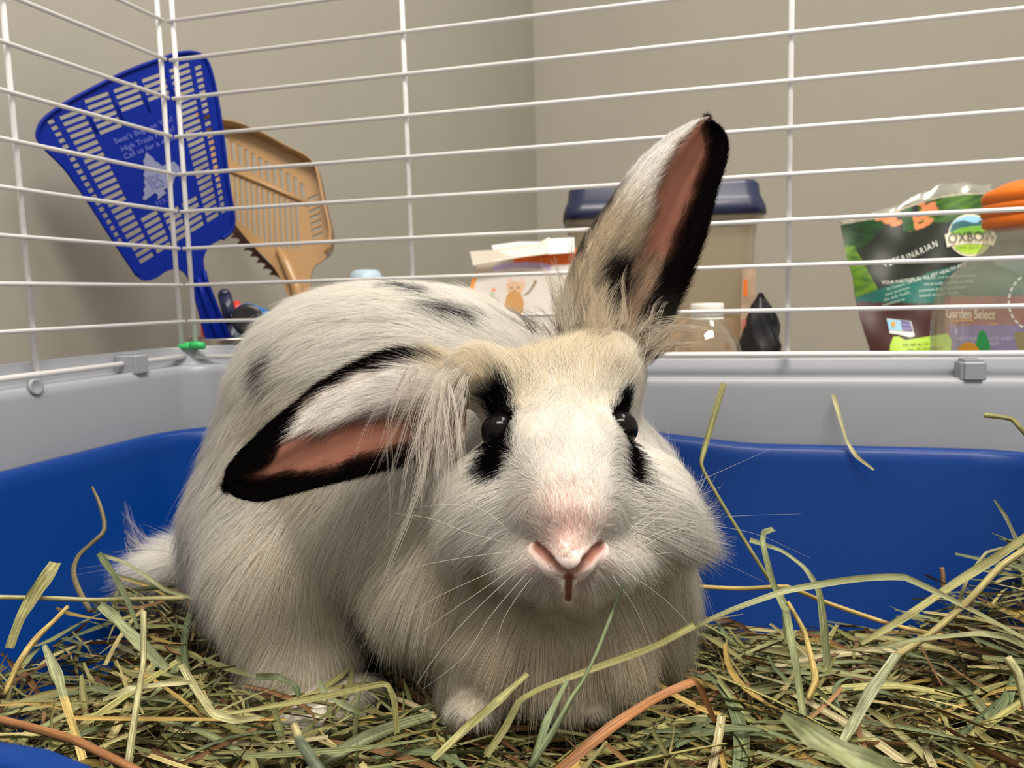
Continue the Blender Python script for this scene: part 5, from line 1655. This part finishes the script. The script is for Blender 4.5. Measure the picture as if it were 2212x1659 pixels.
# the stalks one can point at, each bent its own way
GRN, PALE, YEL, BRN, OLV, DRK = (.24, .27, .13), (.47, .45, .24), (.56, .42, .15), (.33, .15, .06), (.33, .32, .13), (.12, .15, .075)
STALK = [
    ('hay_stalk', 'tall kinked straw stalk reaching up over the grey wall right of the rabbit', [(1563, 830), (1545, 890), (1520, 975), (1515, 1008), (1555, 1080), (1610, 1170), (1665, 1257)], (.405, .365), [.0034, .0034, .0030, .0016, .0017, .0017, .0018], OLV),
    ('hay_wisp', 'small bent wisp of hay stuck to the back wall above the blue rim', [(1800, 852), (1812, 895), (1829, 952), (1850, 985), (1888, 1015)], (.434, .412), [.0022, .0022, .0016, .0022, .0010], PALE),
    ('hay_stalk', 'short crooked stalk poking in at the right edge under the grey clip', [(2125, 897), (2150, 899), (2186, 905), (2205, 925), (2250, 975)], (.37, .36), .0024, OLV),
    ('hay_stalk', 'long yellow stem with a dark node right of the rabbit', [(1490, 1266), (1600, 1272), (1700, 1267), (1780, 1300), (1900, 1341), (1960, 1358), (2040, 1375)], (.372, .345), .0020, YEL),
    ('hay_strand', 'long green blade arching from the rabbit to the right over the blue wall', [(1430, 1392), (1560, 1325), (1700, 1275), (1850, 1250), (1955, 1247), (2090, 1312), (2225, 1385)], (.325, .33), .0027, (.34, .35, .18)),
    ('hay_strand', 'upright green blade with a curled pale tip, beside the tall kinked stalk', [(1672, 1142), (1650, 1150), (1648, 1175), (1668, 1255), (1695, 1315), (1700, 1390)], (.365, .335), .0026, GRN),
    ('hay_strand', 'green blade bent over like a hoop behind the tall kinked stalk', [(1620, 1166), (1690, 1190), (1738, 1226), (1768, 1272), (1778, 1335), (1788, 1450)], (.372, .34), [.0026, .0024, .0022, .0026, .0034, .0034], GRN),
    ('hay_strand', 'dark green blade hanging down from the foot of the tall kinked stalk', [(1665, 1250), (1695, 1310), (1704, 1350), (1720, 1440), (1736, 1548)], (.352, .29), [.002, .0042, .0034, .0028, .0026], GRN),
    ('hay_stalk', 'jointed yellow stem ending in a swollen node right of the rabbit chest', [(1702, 1300), (1738, 1365), (1752, 1420), (1762, 1470), (1745, 1510)], (.338, .30), [.0016, .0024, .0026, .0032, .0016], YEL),
    ('hay_strand', 'broad grey green blade with a blunt tip standing in the hay at right', [(1938, 1412), (1880, 1495), (1845, 1560), (1815, 1610)], (.292, .26), [.0034, .0042, .0034, .003], (.32, .35, .21)),
    ('hay_strand', 'long folded blade crossing in front of the rabbit chest', [(1500, 1350), (1415, 1396), (1280, 1445), (1165, 1488), (1122, 1515), (1090, 1575), (1050, 1632)], (.286, .255), .0024, OLV),
    ('hay_stalk', 'thin dark tipped stem standing up in front of the rabbit chin', [(1347, 1261), (1323, 1323), (1290, 1407), (1261, 1467), (1233, 1510), (1193, 1583), (1144, 1657)], (.262, .235), [.0012, .0013, .0013, .0013, .0019, .0022, .0022], (.20, .25, .13)),
    ('hay_strand', 'reddish brown blade running diagonally through the hay in front of the paws', [(1545, 1560), (1515, 1490), (1497, 1472), (1415, 1508), (1320, 1570), (1212, 1660), (1170, 1692)], (.262, .228), [.0016, .0022, .0026, .0036, .0038, .0026, .0024], BRN),
    ('hay_strand', 'long olive blade with a sharp fold in front of the rabbit hind foot', [(453, 1548), (560, 1530), (673, 1510), (817, 1478), (838, 1480), (852, 1512), (858, 1585)], (.290, .285), [.0016, .0022, .0024, .0022, .0018, .0026, .0024], OLV),
    ('hay_strand', 'pale curling blade at the foot of the rabbit haunch', [(391, 1435), (424, 1490), (461, 1542), (510, 1556), (560, 1550)], (.290, .282), [.0024, .0028, .0030, .0024, .0016], PALE),
    ('hay_stalk', 'pale straight stem standing in the hay at left', [(310, 1322), (310, 1429), (296, 1516), (276, 1651)], (.296, .255), [.0022, .0020, .0022, .0024], PALE),
    ('hay_stalk', 'level straw stem lying along the left side toward the tail', [(-10, 1290), (100, 1292), (199, 1296), (300, 1294), (417, 1292)], (.318, .375), .0020, (.46, .43, .22)),
    ('hay_strand', 'dark green blade sloping down beside the tail, tip up', [(213, 1194), (232, 1222), (254, 1254), (278, 1302), (298, 1357)], (.37, .335), [.0024, .0036, .0028, .0022, .0012], DRK),
    ('hay_strand', 'grey green blade arching from the tail toward the haunch', [(224, 1200), (262, 1212), (302, 1234), (357, 1274), (417, 1292)], (.372, .372), [.0020, .0020, .0022, .0022, .0016], (.26, .27, .15)),
    ('hay_stalk', 'curved dark twig rising before the blue left wall', [(199, 1052), (216, 1091), (226, 1143), (200, 1172), (171, 1199), (159, 1234), (171, 1276), (196, 1320)], (.402, .355), [.0012, .0020, .0022, .0020, .0022, .0026, .0026], (.20, .165, .09)),
    ('hay_strand', 'short wide olive blade sticking up at the left before the blue wall', [(120, 1214), (98, 1250), (71, 1288), (44, 1335), (20, 1400)], (.335, .315), [.0052, .0054, .0050, .0042, .0034], OLV),
    ('hay_stalk', 'bent yellow stem at far left above the bare blue floor', [(147, 1310), (118, 1340), (87, 1369), (60, 1402), (36, 1440), (10, 1500)], (.31, .285), [.0016, .0018, .0024, .0022, .0018], YEL),
    ('hay_strand', 'grey green blade with a golden lower half leaning at left', [(95, 1393), (123, 1457), (137, 1504), (155, 1560), (179, 1640)], (.276, .245), [.0016, .0040, .0026, .0022, .0024], (.29, .31, .17)),
    ('hay_stalk', 'long brown stalk lying across the bottom left corner, out of focus', [(-20, 1550), (60, 1570), (159, 1598), (230, 1632), (310, 1672)], (.215, .200), .0022, BRN),
    ('hay_strand', 'pale forked blade lying level in the hay at left', [(222, 1512), (278, 1489), (345, 1478), (413, 1474)], (.276, .285), [.0014, .0024, .0022, .0014], PALE),
    ('hay_strand', 'wide green ribbed blade sloping down toward the haunch', [(214, 1306), (245, 1330), (278, 1365), (320, 1405), (360, 1444)], (.318, .302), [.0030, .0046, .0048, .0044, .0030], (.25, .28, .15)),
    ('hay_stalk', 'blurred dark blade with a yellow tip poking up at the bottom', [(634, 1565), (648, 1600), (668, 1632), (705, 1690)], (.172, .165), [.0016, .0022, .0026, .0028], (.13, .16, .10)),
    ('hay_strand', 'large blurred green blade close to the lens at the bottom right', [(1690, 1545), (1760, 1590), (1850, 1640), (1960, 1700)], (.172, .160), [.0018, .0056, .0066, .0060], GRN),
    ('hay_stalk', 'bent pale stalk at the right edge, near the bottom', [(2175, 1420), (2200, 1455), (2216, 1520), (2240, 1580)], (.285, .275), .0032, PALE),
    ('hay_strand', 'slender grey blade rising against the blue wall at far right', [(2148, 1080), (2172, 1115), (2195, 1165), (2222, 1240)], (.365, .36), [.0008, .0018, .0024, .0026], (.27, .28, .17)),
    ('hay_stalk', 'short brown chip standing upright before the blue wall at right', [(2034, 1226), (2037, 1250), (2038, 1275)], (.40, .40), .0024, (.36, .22, .12)),
    ('hay_strand', 'flat folded blade spread across the hay at lower right', [(1890, 1400), (1990, 1380), (2110, 1368), (2170, 1375), (2230, 1402)], (.318, .305), [.0014, .0022, .0026, .0024, .0024], (.27, .28, .14)),
    ('hay_strand', 'narrow blade sticking out left of the dark gap under the belly', [(688, 1466), (702, 1496), (735, 1520), (790, 1545)], (.305, .292), [.0012, .0022, .0022, .0016], (.22, .25, .13)),
    ('hay_strand', 'dark curled blade at the inner edge of the hind foot', [(552, 1462), (600, 1462), (635, 1480), (648, 1505)], (.310, .306), [.0024, .0030, .0026, .0022], DRK),
    ('hay_strand', 'olive blade pointing up to the right before the left forepaw', [(1140, 1455), (1080, 1510), (1010, 1570), (935, 1640)], (.262, .24), [.0020, .0026, .0026, .0022], OLV),
    ('hay_strand', 'long green blade slanting up to the right before the right forepaw', [(1225, 1470), (1180, 1560), (1150, 1660), (1130, 1700)], (.252, .228), [.0014, .0024, .0028, .0026], (.22, .27, .14)),
    ('hay_strand', 'broad olive blade propped from the hay heap to the right edge', [(1860, 1390), (1960, 1330), (2060, 1262), (2150, 1205), (2230, 1150)], (.335, .345), [.0020, .0036, .0040, .0036, .0030], OLV),
    ('hay_stalk', 'stout yellow stem slanting up the heap at the right edge', [(1930, 1420), (2010, 1370), (2090, 1300), (2160, 1225), (2225, 1180)], (.328, .332), .0028, (.50, .43, .19)),
    ('hay_stalk', 'thin stem leaning left from the top of the right hand heap', [(2180, 1180), (2130, 1195), (2090, 1250), (2060, 1330)], (.36, .345), [.0010, .0016, .0018, .0016], (.33, .32, .18)),
]
for nm, lab, pl, (D0, D1), w, c in STALK:
    k = 22; q = catmull(pl, k) if 'twig' in lab else .35 * catmull(pl, k) + .65 * np.stack([np.interp(np.linspace(0, len(pl) - 1, k), range(len(pl)), [p_[i_] for p_ in pl]) for i_ in (0, 1)], 1); D = np.linspace(D0, D1, k)
    P = np.array([at(x, y, d) for (x, y), d in zip(q, D)])
    for it in range(60):       # keep clear of the rabbit's skin
        bad = sdf(P) < .0035
        if not bad.any(): break
        P = P - CF * .0012 * np.clip(np.convolve(bad.astype(float), np.ones(7) / 4, 'same'), 0, 1)[:, None]
    P[:, 2] = np.maximum(P[:, 2], .0105)
    wv_ = np.interp(np.linspace(0, 1, k), np.linspace(0, 1, len(w)), w) if not np.isscalar(w) else np.full(k, w)
    view = CAM - P.mean(0); view /= np.linalg.norm(view); view = view + np.array([.1, 0, .5]); view /= np.linalg.norm(view)
    v, f = blade_geo(P, 1.0, view + np.array([.15, 0, .35]), .35, .0)
    T = np.gradient(P, axis=0); T /= np.linalg.norm(T, axis=1)[:, None] + 1e-9
    thin = 'hay_stalk' == nm
    V = []; F = []
    if thin:
        V, F = tube_geo(P, wv_ / 2, 6)
    else:
        for i in range(k):
            a = np.cross(T[i], view); a /= np.linalg.norm(a) + 1e-9; b = np.cross(a, T[i]); ph = .5 * math.sin(i * .35 + len(pl))
            s_ = a * math.cos(ph) + b * math.sin(ph); n_ = np.cross(s_, T[i])
            h_ = wv_[i] / 2
            V += [P[i] - s_ * h_, P[i] - n_ * h_ * .35, P[i] + s_ * h_]
        for i in range(k - 1):
            for q_ in range(2): F.append((3 * i + q_, 3 * i + q_ + 1, 3 * i + q_ + 4, 3 * i + q_ + 3))
    V = np.array(V); per = len(V) // k
    cc = np.repeat(np.array(c)[None], len(V), 0) * (1 + .12 * np.sin(np.arange(len(V)) // per * 1.1)[:, None] * .6 + .06 * rng.normal(0, 1, (len(V), 1)))
    if per == 3: cc = cc * np.tile([.84, 1.22, .97], k)[:, None]
    if 'golden' in lab: cc[len(V) // 2:] = np.array(YEL)
    if 'dark node' in lab: cc[int(.72 * k) * per:int(.77 * k) * per] = (.18, .06, .03)
    if 'yellow tip' in lab: cc[:len(V) // 4] = (.50, .44, .22)
    if 'dark tipped' in lab: cc[:len(V) // 6] = (.05, .06, .03)
    o = mesh(nm, V, F, hay_mat, None, True, np.clip(cc * 1.35, 0, 1), fibre(len(V), per, rng.random() * 50)); tag(o, lab, 'hay')
